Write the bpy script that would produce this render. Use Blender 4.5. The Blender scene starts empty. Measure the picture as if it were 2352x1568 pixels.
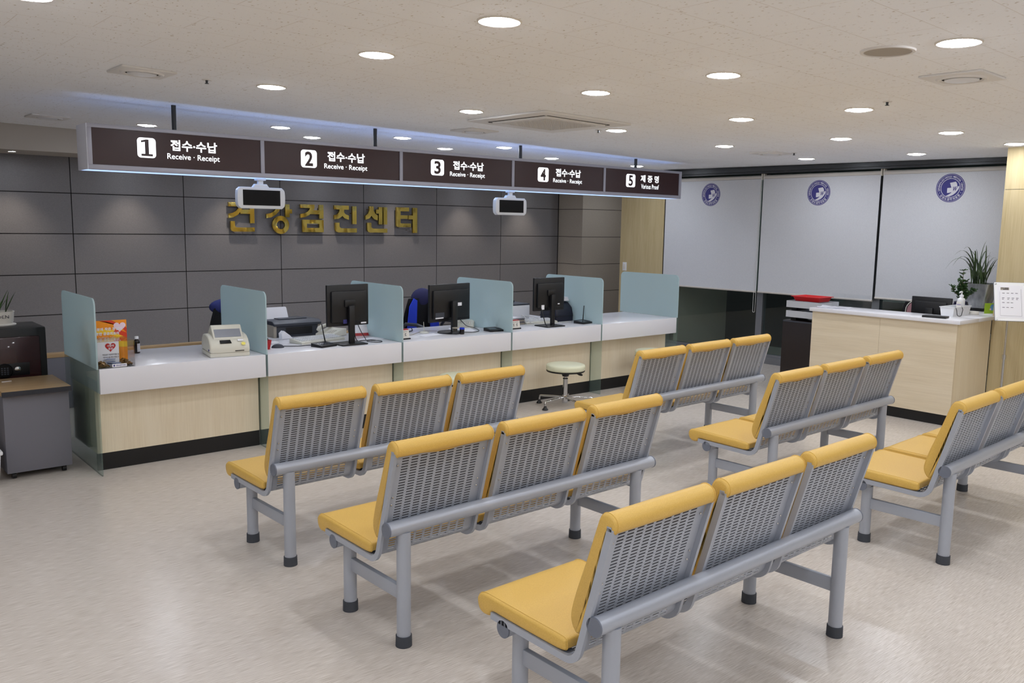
import bpy, bmesh, math, random
from mathutils import Vector, Matrix
PI = math.pi
SC = bpy.context.scene
COL = SC.collection

# ------------------------------------------------------------------ camera
CAM = Vector((-1.4748, -5.9841, 1.7090))
YAW, PITCH, ROLL, FPX = -0.7036, -0.1354, 0.0156, 1955.96
_fw = Vector((-math.sin(YAW) * math.cos(PITCH), math.cos(YAW) * math.cos(PITCH), math.sin(PITCH)))
_rt = Vector((math.cos(YAW), math.sin(YAW), 0))
_up = _rt.cross(_fw)
_r = _rt * math.cos(ROLL) + _up * math.sin(ROLL)
_u = _up * math.cos(ROLL) - _rt * math.sin(ROLL)
cam_d = bpy.data.cameras.new('camera')
cam = bpy.data.objects.new('camera', cam_d)
COL.objects.link(cam)
cam.matrix_world = Matrix(((_r.x, _u.x, -_fw.x, CAM.x), (_r.y, _u.y, -_fw.y, CAM.y), (_r.z, _u.z, -_fw.z, CAM.z), (0, 0, 0, 1)))
cam_d.sensor_fit = 'HORIZONTAL'
cam_d.sensor_width = 36.0
cam_d.lens = 36.0 * FPX / 2352.0
cam_d.clip_start = 0.05
cam_d.clip_end = 100
SC.camera = cam

# ------------------------------------------------------------------ world, exposure
world = bpy.data.worlds.new('night')
SC.world = world
world.use_nodes = True
world.node_tree.nodes['Background'].inputs[0].default_value = (0.022, 0.032, 0.032, 1)
world.node_tree.nodes['Background'].inputs[1].default_value = 1.0
SC.view_settings.view_transform = 'Standard'
SC.view_settings.look = 'None'
SC.view_settings.gamma = 1.0
SC.view_settings.use_curve_mapping = False
SC.view_settings.exposure = 0.0
SC.cycles.use_denoising = True
SC.cycles.max_bounces = 9
SC.cycles.adaptive_threshold = 0.015
SC.cycles.diffuse_bounces = 5
SC.cycles.glossy_bounces = 4
SC.cycles.transmission_bounces = 8
SC.cycles.transparent_max_bounces = 12
SC.cycles.sample_clamp_indirect = 6.0
SC.cycles.caustics_reflective = False
SC.cycles.caustics_refractive = False
DOWNLIGHT = 105.0        # emission of the downlight discs
DOWNLIGHT_COLOR = (0.93, 0.97, 1.04)
SOFFIT_W = 26.0

# ------------------------------------------------------------------ helpers: colour and materials
def lin(c):
    c = c / 255.0
    return c / 12.92 if c <= 0.04045 else ((c + 0.055) / 1.055) ** 2.4
def rgb(r, g, b):
    return (lin(r), lin(g), lin(b), 1.0)

MATS = {}
def mat(name, color, rough=0.5, metal=0.0, spec=0.5, emit=None, estr=0.0, trans=0.0, ior=1.45, coat=0.0):
    m = bpy.data.materials.new(name)
    m.use_nodes = True
    b = m.node_tree.nodes['Principled BSDF']
    b.inputs['Base Color'].default_value = color
    b.inputs['Roughness'].default_value = rough
    b.inputs['Metallic'].default_value = metal
    b.inputs['Specular IOR Level'].default_value = spec
    b.inputs['IOR'].default_value = ior
    b.inputs['Transmission Weight'].default_value = trans
    b.inputs['Coat Weight'].default_value = coat
    if emit:
        b.inputs['Emission Color'].default_value = emit
        b.inputs['Emission Strength'].default_value = estr
    MATS[name] = m
    return m
def nodes(m):
    return m.node_tree.nodes, m.node_tree.links, m.node_tree.nodes['Principled BSDF']
def noise_color(m, c1, c2, scale=(1, 1, 1), noise=20.0, detail=4.0, lo=0.35, hi=0.65, coord='Object', bump=0.0, rough=None):
    n, l, b = nodes(m)
    tc = n.new('ShaderNodeTexCoord'); mp = n.new('ShaderNodeMapping')
    mp.inputs['Scale'].default_value = scale
    nz = n.new('ShaderNodeTexNoise'); nz.inputs['Scale'].default_value = noise; nz.inputs['Detail'].default_value = detail
    cr = n.new('ShaderNodeValToRGB')
    cr.color_ramp.elements[0].position = lo; cr.color_ramp.elements[0].color = c1
    cr.color_ramp.elements[1].position = hi; cr.color_ramp.elements[1].color = c2
    l.new(tc.outputs[coord], mp.inputs['Vector']); l.new(mp.outputs[0], nz.inputs['Vector'])
    l.new(nz.outputs['Fac'], cr.inputs[0]); l.new(cr.outputs[0], b.inputs['Base Color'])
    if bump:
        bp = n.new('ShaderNodeBump'); bp.inputs['Strength'].default_value = bump; bp.inputs['Distance'].default_value = 0.002
        l.new(nz.outputs['Fac'], bp.inputs['Height']); l.new(bp.outputs[0], b.inputs['Normal'])
    return mp, nz, cr
def wood(name, c1, c2, c3, axis, rough=0.35):
    """fine straight grain running along axis, with broad soft bands"""
    m = mat(name, c1, rough)
    n, l, b = nodes(m)
    s1 = [60, 60, 60]; s1['xyz'.index(axis)] = 1.2
    s2 = [5, 5, 5]; s2['xyz'.index(axis)] = 0.35
    mp, nz, cr = noise_color(m, c1, c2, tuple(s1), 3.0, 3.0, 0.3, 0.72)
    tc = n.new('ShaderNodeTexCoord'); mp2 = n.new('ShaderNodeMapping'); mp2.inputs['Scale'].default_value = tuple(s2)
    n2 = n.new('ShaderNodeTexNoise'); n2.inputs['Scale'].default_value = 2.2; n2.inputs['Detail'].default_value = 2.0
    mx = n.new('ShaderNodeMixRGB'); mx.blend_type = 'MIX'
    mr = n.new('ShaderNodeMapRange'); mr.inputs['From Min'].default_value = 0.42; mr.inputs['From Max'].default_value = 0.7
    mr.inputs['To Max'].default_value = 0.55
    l.new(tc.outputs['Object'], mp2.inputs['Vector']); l.new(mp2.outputs[0], n2.inputs['Vector'])
    l.new(n2.outputs['Fac'], mr.inputs['Value']); l.new(mr.outputs[0], mx.inputs[0])
    l.new(cr.outputs[0], mx.inputs[1]); mx.inputs[2].default_value = c3
    l.new(mx.outputs[0], b.inputs['Base Color'])
    return m

# ------------------------------------------------------------------ helpers: mesh building
def frame(o, right, up):
    """matrix whose x is right, y is up, z the face normal"""
    r = Vector(right).normalized(); u = Vector(up).normalized(); n = r.cross(u)
    return Matrix(((r.x, u.x, n.x, o[0]), (r.y, u.y, n.y, o[1]), (r.z, u.z, n.z, o[2]), (0, 0, 0, 1)))
FRONT = lambda x, y, z: frame((x, y, z), (1, 0, 0), (0, 0, 1))      # faces -y
class MB:
    def __init__(self):
        self.bm = bmesh.new()
    def _merge(self, b, mi, M=None):
        for f in b.faces: f.material_index = mi
        if M is not None: b.transform(M)
        me = bpy.data.meshes.new('tmp'); b.to_mesh(me); b.free()
        self.bm.from_mesh(me); bpy.data.meshes.remove(me)
    def box(self, a, c, mi=0, bev=0.0, M=None, seg=2):
        b = bmesh.new()
        bmesh.ops.create_cube(b, size=1.0)
        lo = [min(a[i], c[i]) for i in range(3)]; hi = [max(a[i], c[i]) for i in range(3)]
        for v in b.verts:
            v.co = Vector([lo[i] if v.co[i] < 0 else hi[i] for i in range(3)])
        if bev > 0:
            bmesh.ops.bevel(b, geom=list(b.edges), offset=bev, segments=seg, profile=0.5, affect='EDGES')
        self._merge(b, mi, M); return self
    def cyl(self, p0, p1, r0, r1=None, seg=24, mi=0, caps=True):
        r1 = r0 if r1 is None else r1
        p0 = Vector(p0); p1 = Vector(p1); d = p1 - p0
        b = bmesh.new()
        bmesh.ops.create_cone(b, cap_ends=caps, segments=seg, radius1=r0, radius2=r1, depth=d.length)
        M = Matrix.Translation((p0 + p1) / 2) @ Vector((0, 0, 1)).rotation_difference(d).to_matrix().to_4x4()
        self._merge(b, mi, M); return self
    def sphere(self, c, r, mi=0, sc=(1, 1, 1), u=16, v=10):
        b = bmesh.new()
        bmesh.ops.create_uvsphere(b, u_segments=u, v_segments=v, radius=1.0)
        self._merge(b, mi, Matrix.Translation(c) @ Matrix.Diagonal((r * sc[0], r * sc[1], r * sc[2], 1))); return self
    def tube(self, pts, r, seg=10, mi=0, caps=True, radii=None):
        pts = [Vector(p) for p in pts]
        b = bmesh.new(); rings = []
        n = len(pts); prev = None
        for i, p in enumerate(pts):
            t = (pts[min(i + 1, n - 1)] - pts[max(i - 1, 0)]).normalized()
            if prev is None:
                a = Vector((0, 0, 1)) if abs(t.z) < 0.9 else Vector((1, 0, 0))
                nx = t.cross(a).normalized()
            else:
                nx = (prev - t * prev.dot(t)).normalized()
            prev = nx; ny = t.cross(nx)
            rr = radii[i] if radii else r
            rings.append([b.verts.new(p + (nx * math.cos(2 * PI * k / seg) + ny * math.sin(2 * PI * k / seg)) * rr) for k in range(seg)])
        for i in range(n - 1):
            for k in range(seg):
                b.faces.new((rings[i][k], rings[i][(k + 1) % seg], rings[i + 1][(k + 1) % seg], rings[i + 1][k]))
        if caps:
            b.faces.new(rings[0][::-1]); b.faces.new(rings[-1])
        bmesh.ops.recalc_face_normals(b, faces=list(b.faces))
        self._merge(b, mi); return self
    def lathe(self, prof, seg=24, mi=0, c=(0, 0, 0), M=None):
        b = bmesh.new(); rings = []
        for r, z in prof:
            if r < 1e-6: rings.append([b.verts.new((0, 0, z))])
            else: rings.append([b.verts.new((r * math.cos(2 * PI * k / seg), r * math.sin(2 * PI * k / seg), z)) for k in range(seg)])
        for a, d in zip(rings[:-1], rings[1:]):
            for k in range(seg):
                k2 = (k + 1) % seg
                q = [a[k % len(a)], a[k2 % len(a)], d[k2 % len(d)], d[k % len(d)]]
                q = list(dict.fromkeys(q))
                if len(q) > 2: b.faces.new(q)
        bmesh.ops.recalc_face_normals(b, faces=list(b.faces))
        self._merge(b, mi, (M or Matrix.Identity(4)) @ Matrix.Translation(c)); return self
    def prism(self, poly, depth, M, mi=0, bev=0.0, z0=0.0):
        """polygon in local x,y extruded from z0 to z0+depth, then placed by M"""
        b = bmesh.new()
        lo = [b.verts.new((x, y, z0)) for x, y in poly]
        f = b.faces.new(lo)
        if f.normal.z == 0: f.normal_update()
        r = bmesh.ops.extrude_face_region(b, geom=[f])
        top = [v for v in r['geom'] if isinstance(v, bmesh.types.BMVert)]
        for v in top: v.co.z = z0 + depth
        bmesh.ops.recalc_face_normals(b, faces=list(b.faces))
        if bev > 0:
            e = [e for e in b.edges if abs(e.verts[0].co.z - e.verts[1].co.z) < 1e-6]
            bmesh.ops.bevel(b, geom=e, offset=bev, segments=3, profile=0.5, affect='EDGES')
        self._merge(b, mi, M); return self
    def flat(self, poly, M, mi=0, z=0.0):
        b = bmesh.new()
        b.faces.new([b.verts.new((x, y, z)) for x, y in poly])
        for f in b.faces:
            f.normal_update()
            if f.normal.z < 0: f.normal_flip()
        self._merge(b, mi, M); return self
    def add(self, me, M=None, mi=0):
        b = bmesh.new(); b.from_mesh(me); self._merge(b, mi, M); return self
    def build(self, name, mats, parent=None, loc=None, rot=None, smooth=35.0):
        me = bpy.data.meshes.new(name)
        self.bm.normal_update()
        self.bm.to_mesh(me); self.bm.free()
        for m in (mats if isinstance(mats, (list, tuple)) else [mats]): me.materials.append(m)
        if smooth:
            me.shade_smooth()
            me.set_sharp_from_angle(angle=math.radians(smooth))
        o = bpy.data.objects.new(name, me); COL.objects.link(o)
        if loc: o.location = loc
        if rot: o.rotation_euler = rot
        if parent: o.parent = parent
        return o
def empty(name, label, cat, loc=(0, 0, 0), rotz=0.0, group=None):
    o = bpy.data.objects.new(name, None); COL.objects.link(o)
    o.empty_display_size = 0.1
    o.location = loc; o.rotation_euler = (0, 0, rotz)
    return tag(o, label, cat, group)
def tag(o, label, cat, group=None):
    o['label'] = label; o['category'] = cat
    if group: o['group'] = group
    elif 'group' in o.keys(): del o['group']
    return o
def struct(name, mb, mats, smooth=0):
    o = mb.build(name, mats, smooth=smooth); o['kind'] = 'structure'; return o
def copy_tree(o, parent=None):
    c = o.copy(); COL.objects.link(c)
    if parent: c.parent = parent
    for ch in list(o.children): copy_tree(ch, c)
    return c
def rrect(w, h, r, n=5, cx=0, cy=0):
    p = []
    for (sx, sy, a0) in ((1, 1, 0), (-1, 1, 90), (-1, -1, 180), (1, -1, 270)):
        for k in range(n + 1):
            a = math.radians(a0 + 90 * k / n)
            p.append((cx + sx * (w / 2 - r) + r * math.cos(a), cy + sy * (h / 2 - r) + r * math.sin(a)))
    return p
def circle(r, n=32, cx=0, cy=0):
    return [(cx + r * math.cos(2 * PI * k / n), cy + r * math.sin(2 * PI * k / n)) for k in range(n)]
_TX = {}
def text_mesh(body, bold=0.0, extrude=0.0):
    key = (body, bold, extrude)
    if key in _TX: return _TX[key]
    cu = bpy.data.curves.new('glyphs', 'FONT'); cu.body = body; cu.offset = bold; cu.extrude = extrude; cu.resolution_u = 4
    o = bpy.data.objects.new('glyphs', cu); COL.objects.link(o)
    dg = bpy.context.evaluated_depsgraph_get()
    me = bpy.data.meshes.new_from_object(o.evaluated_get(dg))
    bpy.data.objects.remove(o); bpy.data.curves.remove(cu)
    xs = [v.co.x for v in me.vertices] or [0]; ys = [v.co.y for v in me.vertices] or [0]
    _TX[key] = (me, min(xs), max(xs), min(ys), max(ys)); return _TX[key]
def put_text(mb, body, M, x0, x1, y0, y1, z=0.001, mi=0, bold=0.0):
    """text stretched to fill the box x0..x1, y0..y1 of the plane M"""
    me, a, b, c, d = text_mesh(body, bold)
    if b - a < 1e-6 or d - c < 1e-6: return
    sx = (x1 - x0) / (b - a); sy = (y1 - y0) / (d - c)
    mb.add(me, M @ Matrix.Translation((x0 - a * sx, y0 - c * sy, z)) @ Matrix.Diagonal((sx, sy, 1, 1)), mi)

# ------------------------------------------------------------------ materials
m_floor = mat('vinyl_floor', rgb(205, 196, 186), 0.24, spec=0.42)
n, l, b = nodes(m_floor)
mp, nz, cr = noise_color(m_floor, rgb(190, 180, 169), rgb(219, 211, 203), (1.0, 26, 1), 14.0, 6.0, 0.36, 0.62)
m_ceil = mat('ceiling_board', rgb(214, 206, 196), 0.9, spec=0.1)
n, l, b = nodes(m_ceil)
tc = n.new('ShaderNodeTexCoord')
br = n.new('ShaderNodeTexBrick'); br.inputs['Scale'].default_value = 1.0
br.inputs['Brick Width'].default_value = 0.62; br.inputs['Row Height'].default_value = 0.31
br.inputs['Mortar Size'].default_value = 0.0016; br.inputs['Mortar Smooth'].default_value = 0.2
br.inputs['Color1'].default_value = (1, 1, 1, 1); br.inputs['Color2'].default_value = (1, 1, 1, 1); br.inputs['Mortar'].default_value = (0.80, 0.76, 0.72, 1)
nz = n.new('ShaderNodeTexNoise'); nz.inputs['Scale'].default_value = 70.0; nz.inputs['Detail'].default_value = 2.0
mpn = n.new('ShaderNodeMapping'); mpn.inputs['Scale'].default_value = (1, 0.55, 1)
cr = n.new('ShaderNodeValToRGB')
cr.color_ramp.elements[0].position = 0.26; cr.color_ramp.elements[0].color = (0.55, 0.50, 0.44, 1)
cr.color_ramp.elements[1].position = 0.35; cr.color_ramp.elements[1].color = rgb(246, 248, 252)
mx = n.new('ShaderNodeMixRGB'); mx.blend_type = 'MULTIPLY'; mx.inputs[0].default_value = 1.0
l.new(tc.outputs['Object'], br.inputs['Vector']); l.new(tc.outputs['Object'], mpn.inputs['Vector']); l.new(mpn.outputs[0], nz.inputs['Vector'])
l.new(nz.outputs['Fac'], cr.inputs[0]); l.new(cr.outputs[0], mx.inputs[1]); l.new(br.outputs['Color'], mx.inputs[2])
l.new(mx.outputs[0], b.inputs['Base Color'])
m_paint = mat('cream_paint', rgb(205, 197, 186), 0.8)
m_soffit = mat('soffit_paint', rgb(178, 172, 164), 0.85)
m_tile = mat('dark_wall_panel', rgb(96, 92, 93), 0.55, spec=0.35)
noise_color(m_tile, rgb(110, 109, 112), rgb(133, 131, 133), (1, 1, 6), 120.0, 3.0, 0.3, 0.7)
m_groove = mat('panel_groove', rgb(38, 36, 37), 0.8)
m_taupe = mat('taupe_wall_panel', rgb(142, 133, 120), 0.55)
noise_color(m_taupe, rgb(158, 151, 141), rgb(176, 169, 159), (1, 1, 5), 90.0, 3.0, 0.3, 0.7)
m_wood_v = wood('maple_vertical', rgb(232, 219, 193), rgb(220, 205, 177), rgb(236, 225, 202), 'z')
m_wood_h = wood('maple_horizontal', rgb(222, 208, 182), rgb(210, 195, 168), rgb(228, 216, 193), 'y')
m_wood_w = wood('oak_wall_board', rgb(198, 182, 144), rgb(178, 160, 120), rgb(205, 190, 153), 'z', 0.3)
m_wood_top = wood('beech_top', rgb(190, 160, 120), rgb(170, 140, 101), rgb(198, 170, 128), 'x', 0.3)
m_worktop = mat('white_worktop', rgb(226, 226, 232), 0.22, spec=0.5)
m_black = mat('black_kickboard', rgb(22, 22, 24), 0.45)
m_blackp = mat('black_plastic', rgb(20, 20, 23), 0.42)
m_screenb = mat('black_screen', rgb(10, 10, 13), 0.4, spec=0.2)
m_steel = mat('grey_painted_steel', rgb(172, 178, 190), 0.34, metal=0.2, spec=0.5)
m_steel_d = mat('grey_tube_cap', rgb(112, 118, 132), 0.5)
m_rubber = mat('dark_rubber', rgb(66, 70, 78), 0.75)
m_vinyl = mat('yellow_vinyl', rgb(232, 182, 62), 0.42, spec=0.4)
noise_color(m_vinyl, rgb(214, 174, 88), rgb(222, 183, 97), (1, 1, 1), 300.0, 2.0, 0.35, 0.65, bump=0.05)
m_board = mat('cushion_backing', rgb(64, 62, 66), 0.8)
m_chrome = mat('chrome', rgb(200, 202, 206), 0.12, metal=1.0)
m_screw = mat('screw_steel', rgb(205, 205, 205), 0.25, metal=1.0)
m_alu = mat('anodised_aluminium', rgb(150, 153, 160), 0.35, metal=0.8)
m_sign = mat('sign_frame', rgb(176, 178, 194), 0.4, metal=0.15)
m_signend = mat('sign_end_cap', rgb(222, 226, 240), 0.5)
m_brown = mat('sign_panel_brown', rgb(58, 34, 36), 0.35)
m_lit = mat('backlit_white', rgb(245, 248, 255), 0.4, emit=(0.93, 0.97, 1.0, 1), estr=1.15)
m_strip = mat('blue_white_tube', rgb(190, 210, 255), 0.4, emit=(0.40, 0.60, 1.0, 1), estr=1.3)
m_tube = mat('cool_white_tube', rgb(200, 215, 255), 0.4, emit=(0.88, 0.94, 1.0, 1), estr=0.6)
m_gold = mat('polished_brass', rgb(200, 180, 96), 0.12, metal=1.0)
noise_color(m_gold, rgb(188, 166, 78), rgb(214, 186, 96), (1, 1, 1), 3.0, 1.0, 0.3, 0.7, bump=0.9)
[x for x in m_gold.node_tree.nodes if x.type == 'BUMP'][0].inputs['Distance'].default_value = 0.05
m_gold_s = mat('brass_edge', rgb(120, 96, 40), 0.3, metal=1.0)
m_white = mat('white_plastic', rgb(228, 230, 234), 0.35)
m_whitem = mat('matte_white', rgb(222, 218, 210), 0.7)
m_diff = mat('diffuser_grey_white', rgb(224, 222, 220), 0.5)
m_traygrey = mat('tray_grey', rgb(184, 187, 194), 0.45)
m_grille = mat('grille_grey', rgb(168, 160, 148), 0.6)
m_dark_gap = mat('dark_gap', rgb(40, 38, 36), 0.9)
m_blind = mat('blind_fabric', rgb(206, 208, 214), 0.85, spec=0.15)
noise_color(m_blind, rgb(199, 201, 207), rgb(211, 213, 218), (1, 1, 1), 260.0, 2.0, 0.35, 0.65)
m_blind_top = mat('blind_roll_fabric', rgb(204, 199, 194), 0.85, spec=0.15)
m_navy = mat('emblem_navy', rgb(64, 62, 128), 0.8)
m_emw = mat('emblem_white', rgb(214, 214, 222), 0.8)
m_darkmetal = mat('dark_window_metal', rgb(66, 68, 70), 0.4, metal=0.6)
m_paper = mat('paper', rgb(240, 240, 246), 0.7)
m_red = mat('red_plastic', rgb(168, 26, 34), 0.4)
m_redtray = mat('red_tray', rgb(205, 38, 42), 0.4)
m_grey_lam = mat('grey_laminate', rgb(112, 112, 121), 0.55)
m_dkgrey = mat('dark_grey_plastic', rgb(58, 62, 72), 0.45)
m_beige = mat('beige_plastic', rgb(214, 212, 200), 0.4)
m_beige_d = mat('beige_plastic_shadow', rgb(190, 186, 172), 0.45)
m_wine = mat('wine_red_lacquer', rgb(46, 14, 20), 0.25, coat=0.3)
m_blue = mat('blue_fabric', rgb(30, 58, 190), 0.8)
m_navyf = mat('navy_fabric', rgb(34, 34, 74), 0.85)
m_blackf = mat('black_fabric', rgb(16, 16, 20), 0.9)
m_pink = mat('dusty_rose_fabric', rgb(150, 110, 116), 0.85)
m_cream = mat('cream_vinyl', rgb(226, 228, 200), 0.4)
m_walnut = mat('dark_walnut', rgb(38, 30, 30), 0.4)
m_leaf = mat('leaf_green', rgb(52, 84, 46), 0.5)
noise_color(m_leaf, rgb(34, 62, 32), rgb(74, 106, 58), (1, 1, 1), 14.0, 2.0, 0.3, 0.7)
m_leaf2 = mat('grass_leaf_green', rgb(50, 74, 44), 0.45)
noise_color(m_leaf2, rgb(36, 56, 34), rgb(72, 92, 52), (1, 1, 1), 9.0, 2.0, 0.3, 0.7)
m_soil = mat('soil', rgb(60, 46, 36), 0.95)
m_stem = mat('plant_stem', rgb(96, 84, 58), 0.8)
m_navyglaze = mat('navy_glaze', rgb(24, 24, 66), 0.1, coat=0.5)
m_zinc = mat('brushed_zinc', rgb(168, 170, 172), 0.38, metal=0.75)
noise_color(m_zinc, rgb(140, 142, 146), rgb(190, 192, 194), (3, 3, 1), 6.0, 3.0, 0.35, 0.65)
m_cable = mat('black_cable', rgb(20, 20, 22), 0.5)
m_cable_w = mat('white_cable', rgb(216, 216, 214), 0.5)
m_ink = mat('dark_ink', rgb(52, 50, 62), 0.8)
m_orange = mat('poster_orange', rgb(244, 150, 30), 0.5)
m_yellow = mat('poster_yellow', rgb(252, 206, 50), 0.5)
m_ored = mat('poster_red', rgb(214, 62, 32), 0.5)
m_heart = mat('heart_red', rgb(190, 24, 36), 0.5)
m_pinkh = mat('heart_pale_pink', rgb(240, 214, 228), 0.5)
m_coin = mat('copper_coins', rgb(150, 116, 66), 0.35, metal=0.8)
m_lime = mat('lime_card', rgb(168, 206, 60), 0.6)
m_sky = mat('sky_blue_card', rgb(110, 168, 222), 0.6)
m_amber = mat('dark_amber_glass', rgb(24, 16, 14), 0.12)
m_lens = mat('downlight_lens', (1, 1, 1, 1), 0.4, emit=DOWNLIGHT_COLOR + (1,), estr=DOWNLIGHT)
def thin_glass(name, tint, rough=0.02, ior=1.5):
    """flat sheet: what is behind shows through untinted by bending, the surface mirrors at grazing angles"""
    m = mat(name, (1, 1, 1, 1)); n, l, b = nodes(m); n.remove(b)
    out = [x for x in n if x.type == 'OUTPUT_MATERIAL'][0]
    tr = n.new('ShaderNodeBsdfTransparent'); tr.inputs[0].default_value = tint
    gl = n.new('ShaderNodeBsdfGlossy'); gl.inputs['Roughness'].default_value = rough
    r0 = ((ior - 1) / (ior + 1)) ** 2
    lw = n.new('ShaderNodeLayerWeight'); pw = n.new('ShaderNodeMath'); pw.operation = 'POWER'; pw.inputs[1].default_value = 5.0
    fz = n.new('ShaderNodeMath'); fz.operation = 'MULTIPLY_ADD'; fz.inputs[1].default_value = 1 - r0; fz.inputs[2].default_value = r0
    l.new(lw.outputs['Facing'], pw.inputs[0]); l.new(pw.outputs[0], fz.inputs[0])
    ms = n.new('ShaderNodeMixShader'); l.new(fz.outputs[0], ms.inputs[0]); l.new(tr.outputs[0], ms.inputs[1]); l.new(gl.outputs[0], ms.inputs[2])
    l.new(ms.outputs[0], out.inputs['Surface'])
    return m, n, l, ms, out
m_acryl = thin_glass('clear_acrylic', (0.97, 0.975, 0.98, 1), 0.03, 1.35)[0]
m_pane = thin_glass('window_glass', (0.86, 0.92, 0.90, 1), 0.01, 1.5)[0]
# partition glass: sand-blasted film above the worktop line, clear green glass below it
m_glass, n, l, clear, out = thin_glass('partition_glass', (0.90, 0.955, 0.945, 1), 0.05, 1.45)
veil = n.new('ShaderNodeBsdfDiffuse'); veil.inputs[0].default_value = rgb(150, 172, 168)
lower = n.new('ShaderNodeMixShader'); lower.inputs[0].default_value = 0.12
l.new(clear.outputs[0], lower.inputs[1]); l.new(veil.outputs[0], lower.inputs[2])
df = n.new('ShaderNodeBsdfPrincipled'); df.inputs['Base Color'].default_value = rgb(220, 239, 242); df.inputs['Roughness'].default_value = 0.22
tl = n.new('ShaderNodeBsdfTranslucent'); tl.inputs[0].default_value = rgb(222, 243, 247)
rf = n.new('ShaderNodeBsdfRefraction'); rf.inputs[0].default_value = (0.92, 0.99, 1, 1); rf.inputs['Roughness'].default_value = 0.30; rf.inputs['IOR'].default_value = 1.25
f1 = n.new('ShaderNodeMixShader'); f1.inputs[0].default_value = 0.45; l.new(df.outputs[0], f1.inputs[1]); l.new(tl.outputs[0], f1.inputs[2])
f2 = n.new('ShaderNodeMixShader'); f2.inputs[0].default_value = 0.28; l.new(f1.outputs[0], f2.inputs[1]); l.new(rf.outputs[0], f2.inputs[2])
tc = n.new('ShaderNodeTexCoord'); sp = n.new('ShaderNodeSeparateXYZ'); gt = n.new('ShaderNodeMath'); gt.operation = 'GREATER_THAN'; gt.inputs[1].default_value = 0.724
l.new(tc.outputs['Object'], sp.inputs[0]); l.new(sp.outputs['Z'], gt.inputs[0])
ms2 = n.new('ShaderNodeMixShader'); l.new(gt.outputs[0], ms2.inputs[0]); l.new(lower.outputs[0], ms2.inputs[1]); l.new(f2.outputs[0], ms2.inputs[2])
l.new(ms2.outputs[0], out.inputs['Surface'])
m_glass_edge = mat('glass_edge_green', rgb(150, 196, 190), 0.2)

# ------------------------------------------------------------------ room shell
def cz(x, y):                     # the ceiling falls very slightly towards the windows
    return 2.6078 - 0.0154 * x + 0.0093 * y
CROT = (math.atan(0.0093), math.atan(0.0154), 0)
XL, XR, YF, YB = -4.6, 9.5, -9.2, 4.564
struct('floor', MB().box((XL - .1, YF - .1, -.1), (XR, YB + .15, 0)), m_floor)
bm = bmesh.new()
lo = [bm.verts.new((x, y, cz(x, y))) for x, y in ((XL - .1, YF - .1), (XR, YF - .1), (XR, YB + .15), (XL - .1, YB + .15))]
hi = [bm.verts.new((v.co.x, v.co.y, v.co.z + .12)) for v in lo]
bm.faces.new(lo[::-1]); bm.faces.new(hi)
for k in range(4): bm.faces.new((lo[k], lo[(k + 1) % 4], hi[(k + 1) % 4], hi[k]))
bmesh.ops.recalc_face_normals(bm, faces=list(bm.faces))
mb = MB(); mb.bm.free(); mb.bm = bm
struct('ceiling', mb, m_ceil)
struct('wall_left', MB().box((XL - .1, YF, 0), (XL, YB, 2.75)), m_paint)
struct('wall_front', MB().box((XL - .1, YF - .1, 0), (XR, YF, 2.75)), m_paint)

# back wall: dark panels 1.244 m wide, 0.45 m high with open joints
mb = MB()
mb.box((XL, YB + .012, 0), (8.474, YB + .12, 2.75), 1)
g = .005
x0 = 0.984
for i in range(-5, 7):
    xa, xb = x0 + i * 1.244, x0 + (i + 1) * 1.244
    xa, xb = max(xa, XL), min(xb, 8.474)
    if xb - xa < .05: continue
    for j in range(-4, 4):
        za, zb = 1.539 + j * .45, 1.539 + (j + 1) * .45
        za, zb = max(za, 0), min(zb, 2.75)
        if zb - za < .03: continue
        mb.box((xa + g, YB, za + g), (xb - g, YB + .02, zb - g), 0)
struct('wall_back', mb, [m_tile, m_groove])
# the projecting end of the back wall (taupe)
mb = MB()
for j in range(-4, 4):
    za, zb = max(1.539 + j * .45, 0), min(1.539 + (j + 1) * .45, 2.72)
    if zb - za < .03: continue
    mb.box((8.474, 4.009, za + .004), (9.42, YB + .1, zb - .004), 0)
mb.box((8.482, 4.017, 0), (9.41, YB + .09, 2.72), 1)
struct('wall_return', mb, [m_taupe, m_groove])
struct('wall_alcove', MB().box((XR - .08, 1.9, 0), (XR, 4.2, 2.75)), m_taupe)
# oak-clad column between the alcove and the windows
mb = MB().box((7.951, 1.866, 0), (8.25, 2.677, 2.62), 0)
mb.box((7.955, 1.854, 0), (8.24, 1.868, 2.62), 1)
struct('wall_column', mb, [m_wood_w, m_dark_gap])
struct('wall_closing', MB().box((8.25, 1.86, 0), (XR, 1.95, 2.75)), m_paint)
# oak-clad wall at the right hand side, facing the counter hall
mb = MB()
for za, zb in ((0, .928), (.932, 2.098), (2.102, 2.62)):
    mb.box((6.99, YF, za), (8.3, -2.875, zb), 0)
mb.box((6.996, YF, 0), (8.29, -2.881, 2.62), 1)
struct('wall_right', mb, [m_wood_w, m_dark_gap])
# bulkhead in front of the back wall
struct('trim_1', MB().box((XL, 3.90, 2.385), (9.42, YB + .1, 2.72)), m_soffit)
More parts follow.
